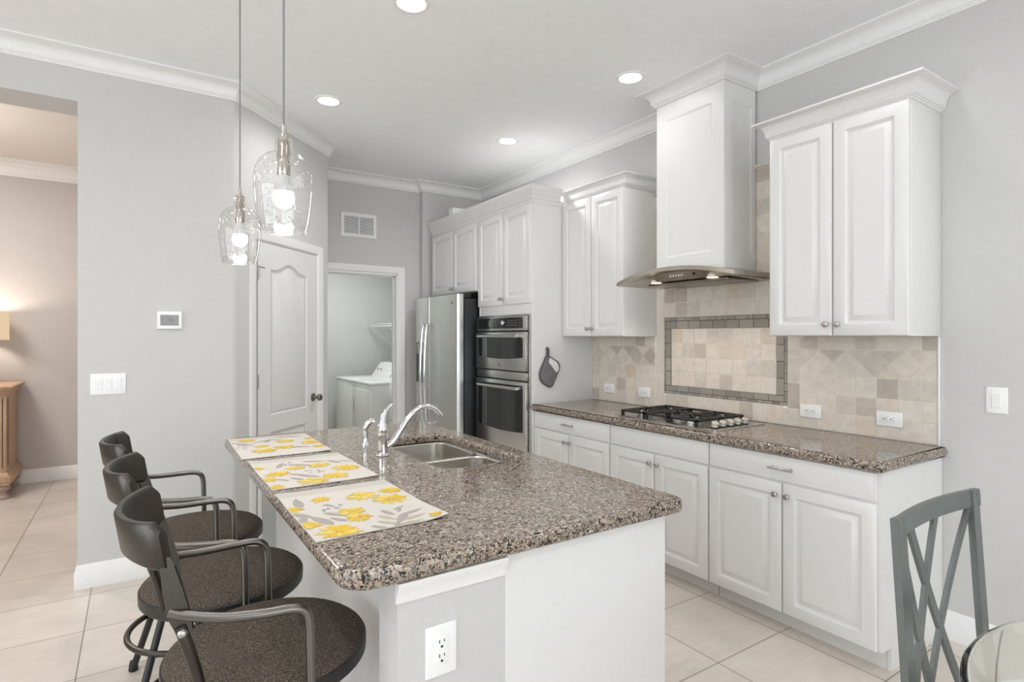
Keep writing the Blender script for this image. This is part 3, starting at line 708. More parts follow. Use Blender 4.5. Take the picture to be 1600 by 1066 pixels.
for y, z, lb in ((3.450, 1.024, 'white outlet on the backsplash nearest the oven tower'), (3.064, 1.020, 'white outlet on the tile just left of the cooktop'),
                 (1.785, 1.016, 'white outlet on the tile just right of the cooktop and mosaic frame'), (1.376, 1.019, 'white outlet on the tile near the open end of the counter')):
    plate('wall_outlet', lb, 'outlet', frame((W-.0105, y, z), UY, NX), .122, .076, 'duplex', GO)
plate('wall_outlet', 'white upright outlet on the grey end of the island', 'outlet', frame((.627, 1.268, .672), (1, 0, 0), (0, -1, 0)), .084, .125, 'duplex')
plate('light_switch', 'white single rocker switch on the wall right of the counter', 'light switch', frame((W, .940, 1.155), UY, NX), .078, .118, 'rocker', None, 1)
plate('light_switch', 'white triple rocker switch plate on the left wall by the hall opening', 'light switch', frame((-.1315, YL, 1.167), (1, 0, 0), (0, -1, 0)), .170, .122, 'rocker', None, 3)
T = frame((.175, YL, 1.544), (1, 0, 0), (0, -1, 0))
r = thing('thermostat', 'white thermostat with grey screen on the left wall', 'thermostat', (.175, YL, 1.544))
MB().loops([rect2(.132, .108, 0, 0), rect2(.132, .108, 0, .016), rect2(.132, .108, .003, .021), rect2(.132, .108, .008, .023), rect2(.100, .068, 0, .023), rect2(.100, .068, .001, .021)], 0, T, True, True).build('housing', 'plastic', r)
s_ = MB().box((-.048, -.032, .0205), (.048, .032, .0222), 0, 0, T).build('screen', 'screen', r)
text('digits', '72', .026, T @ Matrix.Translation((.006, 0, .0226)), 'digit', s_)
T = frame((1.8635, YF, 2.558), (1, 0, 0), (0, -1, 0))
r = thing('air_vent', 'white louvered air return vent above the laundry doorway', 'vent', (1.8635, YF, 2.558))
def rc3(w_, h_, t_): return [(-w_/2, -h_/2, t_), (w_/2, -h_/2, t_), (w_/2, h_/2, t_), (-w_/2, h_/2, t_)]
MB().loops([rc3(.366, .242, 0), rc3(.366, .242, .005), rc3(.356, .232, .012), rc3(.300, .178, .012), rc3(.296, .174, .002)], 0, T, False).build('frame', 'trim', r)
MB().box((-.15, -.089, .0005), (.15, .089, .002), 0, 0, T).build('backing', 'grille', r)
mb = MB()
for k in range(11):
    z = -.080+.016*k; mb.add([(-.148, z-.005, .010), (.148, z-.005, .010), (.148, z+.0065, .003), (-.148, z+.0065, .003), (-.148, z-.006, .009), (.148, z-.006, .009), (.148, z+.0055, .002), (-.148, z+.0055, .002)], [[0, 1, 2, 3], [4, 7, 6, 5], [0, 4, 5, 1], [1, 5, 6, 2], [2, 6, 7, 3], [3, 7, 4, 0]], 0, T)
mb.box((-.006, -.088, .002), (.006, .088, .0115), 0, 0, T); mb.build('louvers', 'trim', r)

# ------------------------------------------------------------------ cooktop
r = thing('cooktop', 'stainless gas cooktop with black grates set in the granite', 'cooktop', (2.925, 2.40, .914))
kx0, kx1, ky0, ky1 = 2.690, 3.165, 2.020, 2.782
mb = MB(); mb.loops([[(x, y, .9145) for x, y in rrect(kx0, ky0, kx1, ky1, .012, 3)], [(x, y, .919) for x, y in rrect(kx0, ky0, kx1, ky1, .012, 3)], [(x, y, .9225) for x, y in rrect(kx0+.010, ky0+.010, kx1-.010, ky1-.010, .010, 3)], [(x, y, .919) for x, y in rrect(kx0+.022, ky0+.022, kx1-.022, ky1-.022, .01, 3)]]); mb.build('steel_plate', 'steel', r)
BUR = [(2.81, 2.66, .035), (3.05, 2.66, .042), (2.93, 2.46, .052), (2.81, 2.27, .042), (3.05, 2.27, .035)]
for x, y, q in BUR:
    b_ = MB().lathe([(q+.018, .9195), (q+.018, .923), (q+.004, .926), (q, .936), (q-.002, .938), (0, .938)], Matrix.Translation((x, y, 0)), 20).build('burner', 'steel', r)
    MB().lathe([(q-.006, .9382), (q-.006, .944), (q-.012, .947), (0, .947)], Matrix.Translation((x, y, 0)), 20).build('burner_cap', 'iron', b_)
def grate(y0, y1, cents):
    mb = MB(); z0, z1 = .947, .961; x0, x1 = kx0+.012, kx1-.02; t_ = .015
    for y in (y0, y1-t_): mb.box((x0, y, z0), (x1, y+t_, z1), .002)
    for x in (x0, (x0+x1)/2-t_/2, x1-t_): mb.box((x, y0, z0), (x+t_, y1, z1), .002)
    for x in (x0, (x0+x1)/2-t_/2, x1-t_):
        for y in (y0, y1-t_):
            mb.box((x, y, .9205), (x+t_+.003, y+t_+.003, z0+.002), .002)
    ym = (y0+y1)/2
    for cx, cy in cents:
        for k in range(4):
            a_ = PI/4+k*PI/2; dx, dy = math.cos(a_), math.sin(a_)
            mb.tube([(cx+dx*.028, cy+dy*.028, z1-.006), (cx+dx*.115, cy+dy*.115, z1-.007)], .0075, 6)
        mb.box((cx-.006, y0, z0+.001), (cx+.007, ym-.035, z1+.001), .001); mb.box((cx-.006, ym+.035, z0+.001), (cx+.007, y1, z1+.001), .001)
    mb.build('grate', 'iron', r)
grate(2.562, 2.768, [(2.81, 2.665), (3.05, 2.665)]); grate(2.366, 2.558, [(2.93, 2.462)]); grate(2.156, 2.362, [(2.81, 2.26), (3.05, 2.26)])
for k in range(5):
    x = 2.768+.070*k
    kb = MB().lathe([(0, .0005), (.024, .0005), (.024, .006), (.020, .009), (0, .009)], axis((x, 2.085, .9195), (0, 0, 1)), 20).build('control_knob', 'iron', r)
    MB().lathe([(0, .006), (.020, .006), (.0205, .012), (.0185, .024), (.021, .028), (.021, .034), (.018, .037), (.0, .037)], axis((x, 2.085, .9195), (-.10, -.30, 1)), 20).build('knob_cap', 'knobsteel', kb)

# ------------------------------------------------------------------ double wall oven
r = thing('wall_oven', 'built-in stainless double oven with small upper and large lower door', 'oven', (XTD, 4.085, .53))
OT = frame((2.600, 4.085, 0), UY, NX)                 # u from the centre, left = +Y
def obox(mb, u0, u1, z0, z1, t0, t1, bv=.002, mi=0): mb.box((u0, z0, t0), (u1, z1, t1), bv, mi, OT); return mb
mb = MB(); obox(mb, -.388, .388, .522, 1.620, -.45, .002, 0); obox(mb, -.398, .398, .515, 1.628, -.019, -.0005, .001); mb.build('oven_body', 'steel', r)
MB().box((-.392, .524, .0015), (.392, 1.618, .0035), 0, 0, OT).build('gap_backing', 'slot', r)
p_ = obox(MB(), -.390, .390, 1.495, 1.614, .003, .022, .003).build('control_panel', 'steel', r)
obox(MB(), -.375, .340, 1.513, 1.603, .0215, .0235, .001).build('display_glass', 'gloss', p_)
MB().lathe([(0, 0), (.021, 0), (.021, .012), (.017, .016), (0, .016)], OT @ Matrix.Translation((.055, 1.560, .0235)), 18).build('control_dial', 'chrome', p_)
mb = MB()
for i in range(5):
    for k in range(3): mb.box((-.20+.03*i, 1.535+.02*k, .0235), (-.188+.03*i, 1.541+.02*k, .0238), 0, 0, OT); mb.box((.12+.03*i, 1.535+.02*k, .0235), (.132+.03*i, 1.541+.02*k, .0238), 0, 0, OT)
mb.build('button_marks', 'screen', p_)
def oven_door(name, z0, z1, w0, w1, hz, badge):
    d = obox(MB(), -.390, .390, z0, z1, .003, .030, .004).build(name, 'steel', r)
    n = 14; top = w1; pts = [(-.352, w0+.018)]+[(-.352+.704*k/n, w0+.018-.018*math.sin(PI*k/n)) for k in range(1, n)]+[(.352, w0+.018), (.352, top), (-.352, top)]
    MB().prism(pts, .0292, .0312, 0, OT).build('window', 'gloss', d)
    h = MB(); hp = [(-.315, hz, .030), (-.315, hz, .055), (-.300, hz, .064), (-.15, hz, .067), (.15, hz, .067), (.300, hz, .064), (.315, hz, .055), (.315, hz, .030)]
    h.tube(smooth_path([(OT @ Vector(p)) for p in hp], 4), .0145, 12); h.build('handle', 'steel', d)
    if badge:
        bd = MB().lathe([(0, 0), (.017, 0), (.017, .002), (0, .0025)], OT @ Matrix.Translation((0, badge, .030)), 22).build('badge', 'nickel', d)
        text('badge_letters', 'GE', .019, OT @ Matrix.Translation((0, badge, .0328)), 'slot', bd)
oven_door('upper_door', 1.166, 1.483, 1.258, 1.435, 1.448, 1.208)
obox(MB(), -.390, .390, 1.092, 1.155, .003, .020, .002).build('trim_strip', 'steel', r)
oven_door('lower_door', .530, 1.080, .660, 1.050, 1.026, None)

# ------------------------------------------------------------------ refrigerator
r = thing('refrigerator', 'stainless side-by-side refrigerator with black case beside the oven tower', 'refrigerator', (2.80, 5.0, 0))
FY0, FY1, FS, FZ = 4.535, 5.462, 5.132, 1.832
MB().box((2.485, FY0+.004, .02), (3.20, FY1-.004, 1.79), .004).build('case', 'case', r)
MB().box((2.47, FY0+.012, .10), (2.486, FY1-.012, 1.80)).build('gasket', 'slot', r)
def fdoor(ya, yb):
    pr = []; n = 5; rr = .026
    pr = [(2.470, ya), (2.470, yb)]+[(2.408+rr-rr*math.sin(PI/2*k/n), yb+rr-rr*math.cos(PI/2*k/n)) for k in range(n+1)]+[(2.408+rr-rr*math.cos(PI/2*k/n), ya-rr+rr*math.sin(PI/2*k/n)) for k in range(n+1)]
    return MB().prism(pr, .10, FZ).build('door', 'steelv', r)
dl = fdoor(FY1, FS+.003); drr = fdoor(FS-.003, FY0)
for dd, y in ((dl, FS+.045), (drr, FS-.045)):
    h = MB(); h.tube(smooth_path([(2.405, y, 1.565), (2.372, y, 1.560), (2.362, y, 1.545), (2.346, y, 1.35), (2.338, y, 1.12), (2.346, y, .84), (2.362, y, .62), (2.372, y, .605), (2.405, y, .60)], 5), .0135, 12, flat=1.25); h.build('handle', 'chrome', dd)
dp = MB().box((2.4045, 5.245, .985), (2.409, 5.425, 1.385), .003).build('water_dispenser', 'gloss', dl)
MB().box((2.4035, 5.255, 1.27), (2.4055, 5.415, 1.375), .001).build('dispenser_panel', 'nickel', dp)
bd = MB().lathe([(0, 0), (.020, 0), (.020, .002), (0, .0025)], frame((2.408, 4.640, 1.755), UY, NX), 22).build('badge', 'nickel', drr)
text('badge_letters', 'GE', .023, frame((2.408, 4.640, 1.755), UY, NX) @ Matrix.Translation((0, 0, .0028)), 'slot', bd)
mb = MB(); mb.box((2.44, FY0+.01, FZ-.03), (2.56, FY0+.07, FZ+.012), .004); mb.build('hinge_cover', 'black', r)
mb = MB(); mb.box((2.50, FY0+.02, 0.0), (3.15, FY1-.02, .03)); mb.build('base_grille', 'black', r)

# ------------------------------------------------------------------ island
IX0, IX1, IY0, IY1 = .382, 1.512, 1.240, 3.312
isl = thing('kitchen_island', 'white kitchen island with grey end wall under the granite top', 'island', (.98, 2.2, 0))
mb = MB(); mb.box((.815, 1.268, 0), (1.432, 1.285, .867)); mb.box((.815, 3.183, 0), (1.432, 3.2, .867)); mb.box((.815, 1.285, 0), (.83, 3.183, .867)); mb.box((1.414, 1.285, .10), (1.432, 3.183, .867)); mb.box((.83, 1.285, .10), (1.414, 3.183, .118)); mb.build('cabinet_body', 'cab', isl)
MB().box((.515, 1.2685, 0), (.8145, 1.388, .8665)).build('end_wall', 'wall', isl); MB().box((.53, 3.09, 0), (.8145, 3.2, .8665)).build('end_wall', 'wall', isl)
MB().box((.600, 1.388, 0), (.8145, 3.09, .8665)).build('seating_side_panel', 'cab', isl)
T = Matrix(((0, 0, 1, 0), (1, 0, 0, 0), (0, 1, 0, 0), (0, 0, 0, 1)))   # prism poly (y, z) extruded along X
yp = 1.2685
mb = MB(); mb.prism([(yp, .8135), (yp-.006, .8135), (yp-.008, .823), (yp-.010, .832), (yp-.016, .846), (yp-.022, .856), (yp-.024, .8665), (yp, .8665)], .509, .813, 0, T)
mb.build('top_moulding', 'trim', isl)
mb = MB(); mb.sweep([(.600, 3.09), (.600, 1.388), (.515, 1.388), (.515, 1.2685), (.814, 1.2685)][::-1], [(-o, z) for o, z in BP][::-1]); mb.build('baseboard', 'trim', isl)
for k in range(3):
    yA = 3.19-.64*k; yB = yA-.62
    raised_door(.62, .74, frame((1.432, yB, .10), (0, 1, 0), (1, 0, 0))).build('door', 'cab', isl)
SX0, SX1, SY0, SY1 = 1.030, 1.408, 2.048, 2.832
o = curve_slab('countertop', [rrect(IX0, IY0, IX1, IY1, [.075, .045, .05, .06], 6), rrect(SX0, SY0, SX1, SY1, .07, 6)[::-1]], .867, .914, .017, 'granite', (.95, 2.2, .867))
tag(o, 'speckled granite island countertop with sink cut-out and placemats', 'countertop')
# sink: two bowls
r = thing('kitchen_sink', 'stainless double-bowl sink sunk into the island countertop', 'sink', (1.22, 2.44, .70))
def bowl(x0, y0, x1, y1, rd, zb):
    def lp(i, z, r_): return [(x, y, z) for x, y in rrect(x0+i, y0+i, x1-i, y1-i, r_, 6)]
    mb = MB(); mb.loops([lp(-.014, .8665, rd+.014), lp(-.006, .8668, rd+.006), lp(0, .862, rd), lp(.004, .80, rd), lp(.010, zb+.05, rd), lp(.022, zb+.015, rd-.012), lp(.05, zb, rd-.035)], 0)
    mb.loops([lp(-.014, .8645, rd+.014), lp(-.002, .860, rd+.004), lp(.002, .80, rd), lp(.008, zb+.05, rd), lp(.02, zb+.010, rd-.012), lp(.05, zb-.003, rd-.035)], 0)
    b_ = mb.build('bowl', 'sink', r)
    d_ = MB().lathe([(.0, .001), (.030, .001), (.042, .003), (.044, .0005), (.044, -.004), (0, -.004)], Matrix.Translation(((x0+x1)/2, (y0+y1)/2, zb+.001)), 24).build('drain', 'chrome', b_)
bowl(SX0+.012, SY0+.012, SX1-.012, 2.392, .065, .70); bowl(SX0+.012, 2.422, SX1-.012, SY1-.012, .065, .69)
# faucet
FX, FYy = .918, 2.432
r = thing('kitchen_faucet', 'chrome single-lever faucet with arched spout over the sink', 'faucet', (FX, FYy, .914))
MB().lathe([(0, .9142), (.030, .9142), (.031, .918), (.028, .922), (.0235, .925), (.0225, .96), (.0225, 1.000), (.0245, 1.003), (.0245, 1.010), (.0225, 1.012), (.0225, 1.022), (.0245, 1.025), (.0245, 1.034), (.023, 1.037), (.021, 1.05), (.016, 1.066), (0, 1.070)], Matrix.Translation((FX, FYy, 0)), 28).build('body', 'chrome', r)
MB().tube(smooth_path([(FX+.010, FYy, .950), (FX+.045, FYy, .968), (FX+.080, FYy, 1.012), (FX+.115, FYy, 1.062), (FX+.155, FYy, 1.102), (FX+.200, FYy, 1.120), (FX+.245, FYy, 1.110), (FX+.280, FYy, 1.082), (FX+.288, FYy, 1.070)], 6), [.0145]*12+[.0128]*12+[.0118]*12+[.0115]*13, 16).build('spout', 'chrome', r)
lv = smooth_path([(FX-.004, FYy, 1.045), (FX+.002, FYy+.002, 1.075), (FX+.014, FYy+.006, 1.104), (FX+.036, FYy+.010, 1.128), (FX+.062, FYy+.014, 1.140)], 5)
MB().tube(lv, [.021-.0165*(k/(len(lv)-1))**.7 for k in range(len(lv))], 14).build('lever_handle', 'chrome', r)
r = thing('side_sprayer', 'small chrome side sprayer standing behind the faucet', 'sprayer', (.935, 2.708, .914))
MB().lathe([(0, .9142), (.021, .9142), (.021, .919), (.016, .924), (.0125, .930), (.012, .955), (0, .956)], Matrix.Translation((.935, 2.708, 0)), 20).build('base', 'chrome', r)
sp_ = smooth_path([(.935, 2.708, .950), (.934, 2.708, .985), (.937, 2.707, 1.005), (.950, 2.705, 1.024), (.966, 2.702, 1.030), (.974, 2.70, 1.024)], 4)
MB().tube(sp_, [.0125]*6+[.0145]*6+[.013]*5+[.012]*4, 14).build('spray_head', 'chrome', r)

# ------------------------------------------------------------------ placemats with printed flowers
def Zp(x, y, z=.9165):
    s_, c_ = math.sin(math.radians(33.46)), math.cos(math.radians(33.46)); d = 890.5*(1.4407-z)/(y-526.97); a_ = (x-800)/890.5
    return ((s_+a_*c_)*d, (c_-a_*s_)*d)
def placemat(label, x0, x1, y0, y1, rot, flowers, leaves, dots, lift):
    cx, cy = (x0+x1)/2, (y0+y1)/2; Rm = Matrix.Translation((cx, cy, 0)) @ Matrix.Rotation(rot, 4, 'Z') @ Matrix.Translation((-cx, -cy, 0))
    r_ = thing('placemat', label, 'placemat', (cx, cy, .9142), 'floral placemats on the island')
    def hz(x, y):
        u = (x-x0)/(x1-x0); v = (y-y0)/(y1-y0); h = .0006
        h += lift[0]*max(0, (u-.75)/.25)**2*max(0, (.35-v)/.35)+lift[1]*max(0, (.25-u)/.25)**2*max(0, (v-.6)/.4)+.0012*max(0, math.sin(v*9+u*3))*.4
        return .9145+h
    nu, nv = 16, 24; mb = MB(); vs = []; fs = []; mi = []
    for lay in (0, 1):
        for j in range(nv+1):
            for i in range(nu+1):
                x = x0+(x1-x0)*i/nu; y = y0+(y1-y0)*j/nv; vs.append((x, y, hz(x, y)+(.0028 if lay else 0)))
    st = (nu+1)*(nv+1)
    for j in range(nv):
        for i in range(nu):
            a_ = j*(nu+1)+i; q = [a_, a_+1, a_+nu+2, a_+nu+1]; fs.append(q[::-1]); mi.append(0); fs.append([k+st for k in q]); mi.append(1 if j >= nv-3 else 0)
    edge = [i for i in range(nu+1)]+[(j+1)*(nu+1)-1 for j in range(1, nv+1)]+[nv*(nu+1)+i for i in range(nu-1, -1, -1)]+[j*(nu+1) for j in range(nv-1, 0, -1)]
    for k in range(len(edge)): a_ = edge[k]; b_ = edge[(k+1) % len(edge)]; fs.append([a_, b_, b_+st, a_+st]); mi.append(0)
    pr = MB(); pr.add(vs, fs, 0, Rm); pr.mi = mi; rnd = random.Random(int(cx*1000+cy*777)); lvl = [0]
    def blob(px, py, rx, ry, ang, m_, n=12, wob=.12):
        lvl[0] = (lvl[0]+1) % 40; pts = []
        for k in range(n):
            a_ = 2*PI*k/n; rr = 1+rnd.uniform(-wob, wob); ux, uy = rx*rr*math.cos(a_), ry*rr*math.sin(a_)
            x = px+ux*math.cos(ang)-uy*math.sin(ang); y = py+ux*math.sin(ang)+uy*math.cos(ang)
            x = min(max(x, x0+.002), x1-.002); y = min(max(y, y0+.002), y1-.002); pts.append((x, y, hz(x, y)+.0031+.00003*lvl[0]))
        pr.add(pts, [list(range(n))], m_+2, Rm)
    def leaf(px, py, ln, wd, ang, m_): 
        n = 14; pts = []; lvl[0] = (lvl[0]+1) % 40
        for k in range(n):
            a_ = 2*PI*k/n; ux = ln*math.cos(a_); uy = wd*math.sin(a_)*(1-.55*max(0, math.cos(a_)))*(1 if abs(math.cos(a_)) < .99 else 0)
            x = px+ux*math.cos(ang)-uy*math.sin(ang); y = py+ux*math.sin(ang)+uy*math.cos(ang)
            x = min(max(x, x0+.002), x1-.002); y = min(max(y, y0+.002), y1-.002); pts.append((x, y, hz(x, y)+.0031+.00003*lvl[0]))
        pr.add(pts, [list(range(n))], m_+2, Rm)
    inside = lambda p: x0 < p[0] < x1 and y0 < p[1] < y1
    for lx, ly, ln, ang, m_ in leaves:
        p = Zp(lx, ly)
        if inside(p): leaf(p[0], p[1], ln, ln*.30, ang, m_)
    for fx, fy, s_ in flowers:
        p = Zp(fx, fy)
        p = (min(max(p[0], x0+.01), x1-.01), min(max(p[1], y0+.01), y1-.01))
        n = 19 if s_ > .035 else 12
        for lay in (0, 1):
            for k in range(n):
                a_ = 2*PI*k/n+rnd.uniform(-.25, .25); q = s_*rnd.uniform(.50, .72)*(1 if lay == 0 else .6)
                blob(p[0]+math.cos(a_)*q, p[1]+math.sin(a_)*q, s_*rnd.uniform(.30, .48), s_*rnd.uniform(.09, .15), a_, 1 if rnd.random() < (.6 if lay == 0 else .3) else 0)
        blob(p[0], p[1], s_*.46, s_*.40, 0, 0)
        if s_ > .035:
            for k in range(12): a_ = rnd.uniform(0, 2*PI); blob(p[0]+math.cos(a_)*s_*.25, p[1]+math.sin(a_)*s_*.25, s_*.11, s_*.07, a_, 2, 8)
    for dx, dy in dots:
        p = Zp(dx, dy)
        for k in range(7):
            q = (p[0]+rnd.uniform(-.028, .028), p[1]+rnd.uniform(-.03, .03))
            if inside(q): blob(q[0], q[1], .007, .0045, rnd.uniform(0, 3), 3, 8)
    pr.build('cloth', ['linen', 'linenband', 'yellow', 'yellow2', 'ochre', 'leaf', 'leaf2'], r_, 50)
def z2(o, s_, pts): return [(o[0]+p[0]/s_, o[1]+p[1]/s_)+tuple(p[2:]) for p in pts]
A_ = ((420, 740), 5.714); B_ = ((340, 660), 5.33)
placemat('cream placemat with yellow flowers nearest the camera, its corner curling up', .385, .762, 1.490, 2.006, .0,
    z2(*A_, [(830, 205, .052), (1080, 235, .055), (1080, 155, .040), (465, 240, .034), (215, 335, .034), (740, 345, .042), (800, 400, .042), (310, 480, .040), (630, 520, .060), (1485, 380, .022)]),
    z2(*A_, [(260, 275, .055, 1.5, 3), (300, 385, .050, -1.0, 3), (470, 425, .058, 1.9, 3), (590, 370, .040, -.9, 3), (620, 415, .034, 2.1, 3), (300, 430, .050, 1.2, 3), (1065, 355, .036, -1.3, 3), (1060, 400, .036, -1.1, 4),
        (1070, 445, .036, -.9, 4), (1000, 487, .032, -1.0, 3), (1280, 345, .036, .3, 3), (1300, 390, .038, .2, 4), (1270, 440, .040, .1, 4), (1160, 310, .024, .5, 3), (1165, 330, .020, 1.0, 3), (1190, 400, .05, -2.2, 3), (1150, 470, .03, -2.0, 3)]),
    z2(*A_, [(570, 290), (540, 310)]), (.010, .004))
placemat('cream floral placemat in the middle of the row of three', .390, .766, 2.075, 2.592, .0,
    z2(*B_, [(325, 395, .032), (500, 435, .048), (400, 487, .040), (650, 385, .036), (845, 362, .046), (1070, 380, .055), (985, 445, .052), (800, 492, .056), (490, 548, .034)]),
    z2(*B_, [(520, 365, .045, 1.2, 3), (680, 440, .045, -.8, 3), (770, 452, .048, -.8, 3), (660, 475, .040, 2.0, 3), (540, 485, .034, 2.1, 3), (800, 330, .050, -.5, 3), (960, 330, .045, 2.0, 3), (700, 360, .05, -.6, 3), (1060, 325, .03, 2.3, 3)]),
    z2(*B_, [(810, 410), (560, 352)]), (.004, .006))
placemat('cream floral placemat at the far end of the island counter', .386, .764, 2.668, 3.220, -.022,
    z2(*B_, [(230, 160, .040), (395, 240, .058), (560, 210, .052), (375, 203, .036), (560, 162, .046), (770, 168, .050), (770, 133, .036), (860, 197, .038)]),
    z2(*B_, [(400, 158, .05, .5, 3), (480, 148, .045, -.5, 3), (190, 185, .05, -.7, 3), (620, 122, .05, -.6, 3), (330, 170, .03, .5, 3), (540, 125, .04, -.5, 3), (230, 195, .045, -.5, 3), (700, 205, .05, -.5, 3)]),
    z2(*B_, [(200, 218), (440, 160)]), (.004, .004))

# ------------------------------------------------------------------ bar stools
st = thing('bar_stool', 'bar stool', 'bar stool', (0, 0, 0), 'swivel bar stools along the island')
SR = .247
MB().lathe([(0, .600), (SR-.010, .600), (SR, .606), (SR+.001, .622), (SR-.003, .634), (SR-.016, .6440), (SR-.05, .6500), (SR-.12, .6535), (0, .6550)], None, 48).build('seat_cushion', 'tweed', st, 60)
MB().lathe([(0, .588), (SR-.004, .588), (SR+.002, .594), (SR+.003, .612), (SR+.0025, .626), (SR-.001, .630), (SR-.006, .626), (SR-.006, .60), (0, .5995)], None, 48).build('seat_rim', 'vinyl', st)
MB().lathe([(0, .548), (.09, .548), (.09, .565), (.13, .572), (.13, .5875), (0, .5875)], None, 24).build('swivel_plate', 'black', st)
# back plate: curved, thick, flared at the ends
vs = []; fs = []; n = 20; sec = 8
for i in range(n+1):
    t_ = -1+2*i/n; y = .190*math.sin(t_*1.25)/math.sin(1.25); x = -.322+.078*(1-math.cos(t_*1.25))/(1-math.cos(1.25))
    nx, ny = math.cos(t_*.9), -math.sin(t_*.9)*.85; l_ = math.hypot(nx, ny); nx /= l_; ny /= l_
    zt_ = 1.038+.008*t_*t_-.020*max(0, abs(t_)-.90)/.1; zb_ = .955-.040*(1-abs(t_))**1.2*0+.0*t_; th_ = .011
    zb_ = .948+.010*max(0, abs(t_)-.9)/.1-.012*t_*t_
    prof = [(-th_, zb_+.006), (-th_*.5, zb_), (th_*.5, zb_), (th_, zb_+.006), (th_, zt_-.008), (th_*.5, zt_), (-th_*.5, zt_), (-th_, zt_-.008)]
    for o_, z in prof: vs.append((x+nx*o_-(z-.99)*.16, y+ny*o_, z))
for i in range(n):
    for j in range(sec): fs.append([i*sec+j, i*sec+(j+1) % sec, (i+1)*sec+(j+1) % sec, (i+1)*sec+j])
fs += [list(range(sec)), [n*sec+j for j in range(sec)][::-1]]
MB().add(vs, fs).build('backrest', 'gun', st, 40)
for s_ in (-1, 1):
    # flat leaf-shaped post
    vs = []; fs = []; cl = [(-.243, .186, .968, .008), (-.240, .187, .945, .013), (-.230, .189, .890, .019), (-.218, .190, .835, .021), (-.208, .190, .800, .016), (-.202, .190, .772, .007)]
    for x, y, z, hw_ in cl: vs += [(x-hw_, s_*(y-.006), z), (x+hw_, s_*(y-.006), z), (x+hw_, s_*(y+.006), z), (x-hw_, s_*(y+.006), z)]
    for i in range(len(cl)-1):
        for j in range(4): fs.append([i*4+j, i*4+(j+1) % 4, i*4+4+(j+1) % 4, i*4+4+j])
    fs += [[0, 1, 2, 3], [len(vs)-4, len(vs)-1, len(vs)-2, len(vs)-3]]
    p_ = MB().add(vs, fs); p_.tube(smooth_path([(-.216, s_*.190, .815), (-.200, s_*.190, .760), (-.180, s_*.180, .680), (-.165, s_*.160, .600), (-.14, s_*.13, .583)], 4), [.013]*5+[.012]*12, 12)
    p_.build('back_post', 'gun', st)
    MB().tube(smooth_path([(-.236, s_*.190, .848), (-.205, s_*.204, .838), (-.135, s_*.230, .826), (-.055, s_*.250, .822), (.000, s_*.256, .820), (.028, s_*.256, .809), (.040, s_*.256, .782), (.043, s_*.255, .720), (.045, s_*.254, .600)], 6), .0105, 12).build('armrest', 'gunbar', st)
    MB().lathe([(0, 0), (.010, 0), (.010, .006), (.006, .010), (0, .011)], axis((-.212, s_*.196, .800), (0, s_, 0)), 12).build('bolt', 'nickel', st)
for k in range(4):
    a_ = math.radians(45+90*k); dx, dy = math.cos(a_), math.sin(a_)
    lg = MB().tube([(dx*.085, dy*.085, .560), (dx*.15, dy*.15, .45), (dx*.315, dy*.315, .030)], .0135, 12).build('leg', 'black', st)
    MB().lathe([(0, 0), (.017, 0), (.019, .006), (.016, .030), (.0135, .042), (0, .043)], Matrix.Translation((dx*.322, dy*.322, 0)), 14).build('foot_cap', 'vinyl', lg)
MB().tube([(.250*math.cos(2*PI*k/48), .250*math.sin(2*PI*k/48), .245) for k in range(48)], .0115, 10, closed=True).build('foot_ring', 'gun', st)
s2 = copy_tree(st); s3 = copy_tree(st)
st.location = (.297, 1.620, 0); st['label'] = 'dark metal bar stool nearest the camera, brown tweed seat fully in view'
s2.location = (.255, 2.160, 0); s2.rotation_euler = (0, 0, -.07); s2['label'] = 'dark metal bar stool in the middle of the row of three'
s3.location = (.221, 2.730, 0); s3['label'] = 'dark metal bar stool at the far end of the island row'

# ------------------------------------------------------------------ pendants
pd = thing('pendant_light', 'pendant', 'pendant light', (0, 0, 0), 'glass pendant lights over the island')
ZB = 1.782; H0 = CEIL-ZB
MB().lathe([(.060, H0-.0005), (.060, H0-.012), (.050, H0-.022), (.012, H0-.026), (0, H0-.026)], None, 24).build('canopy', 'nickel', pd)
MB().tube([(0, 0, H0-.02), (0, 0, .335)], .0032, 8).build('cord', 'cord', pd)
MB().lathe([(.0, .345), (.006, .345), (.009, .338), (.010, .312), (.016, .309), (.017, .304), (0, .303)], None, 20).build('cap', 'nickel', pd)
MB().lathe([(.0, .303), (.0185, .303), (.0185, .262), (.021, .258), (.021, .186), (.019, .180), (0, .180)], None, 24).build('socket', 'socket', pd)
MB().lathe([(.0195, .3035), (.026, .302), (.0265, .262), (.034, .252), (.055, .244), (.074, .226), (.086, .200), (.0915, .168), (.0905, .130), (.086, .085), (.079, .035), (.0745, .004), (.0752, .001), (.0738, -.0012), (.0718, .0008), (.0722, .004), (.0775, .035)], None, 48, cap=False).build('glass_shade', 'seeded', pd, 60)
lb = MB().lathe([(0, .0735), (.012, .0750), (.024, .0825), (.032, .096), (.034, .108), (.0315, .121), (.029, .128)], None, 24, cap=False).build('light_bulb', 'bulb', pd, 60)
MB().lathe([(.029, .128), (.024, .150), (.020, .170), (.019, .181)], None, 24, cap=False).build('bulb_neck', 'bulbneck', lb, 60)
p2 = copy_tree(pd)
pd.location = (.400, 1.944, ZB); pd['label'] = 'larger-looking seeded glass pendant light with lit bulb, nearer the camera'
p2.location = (.400, 2.868, ZB); p2['label'] = 'seeded glass pendant light hanging farther back over the island, left of the other'
for y in (1.944, 2.868): point('pendant_bulb_light', (.400, y, ZB+.06), 4.5, LED, .035)

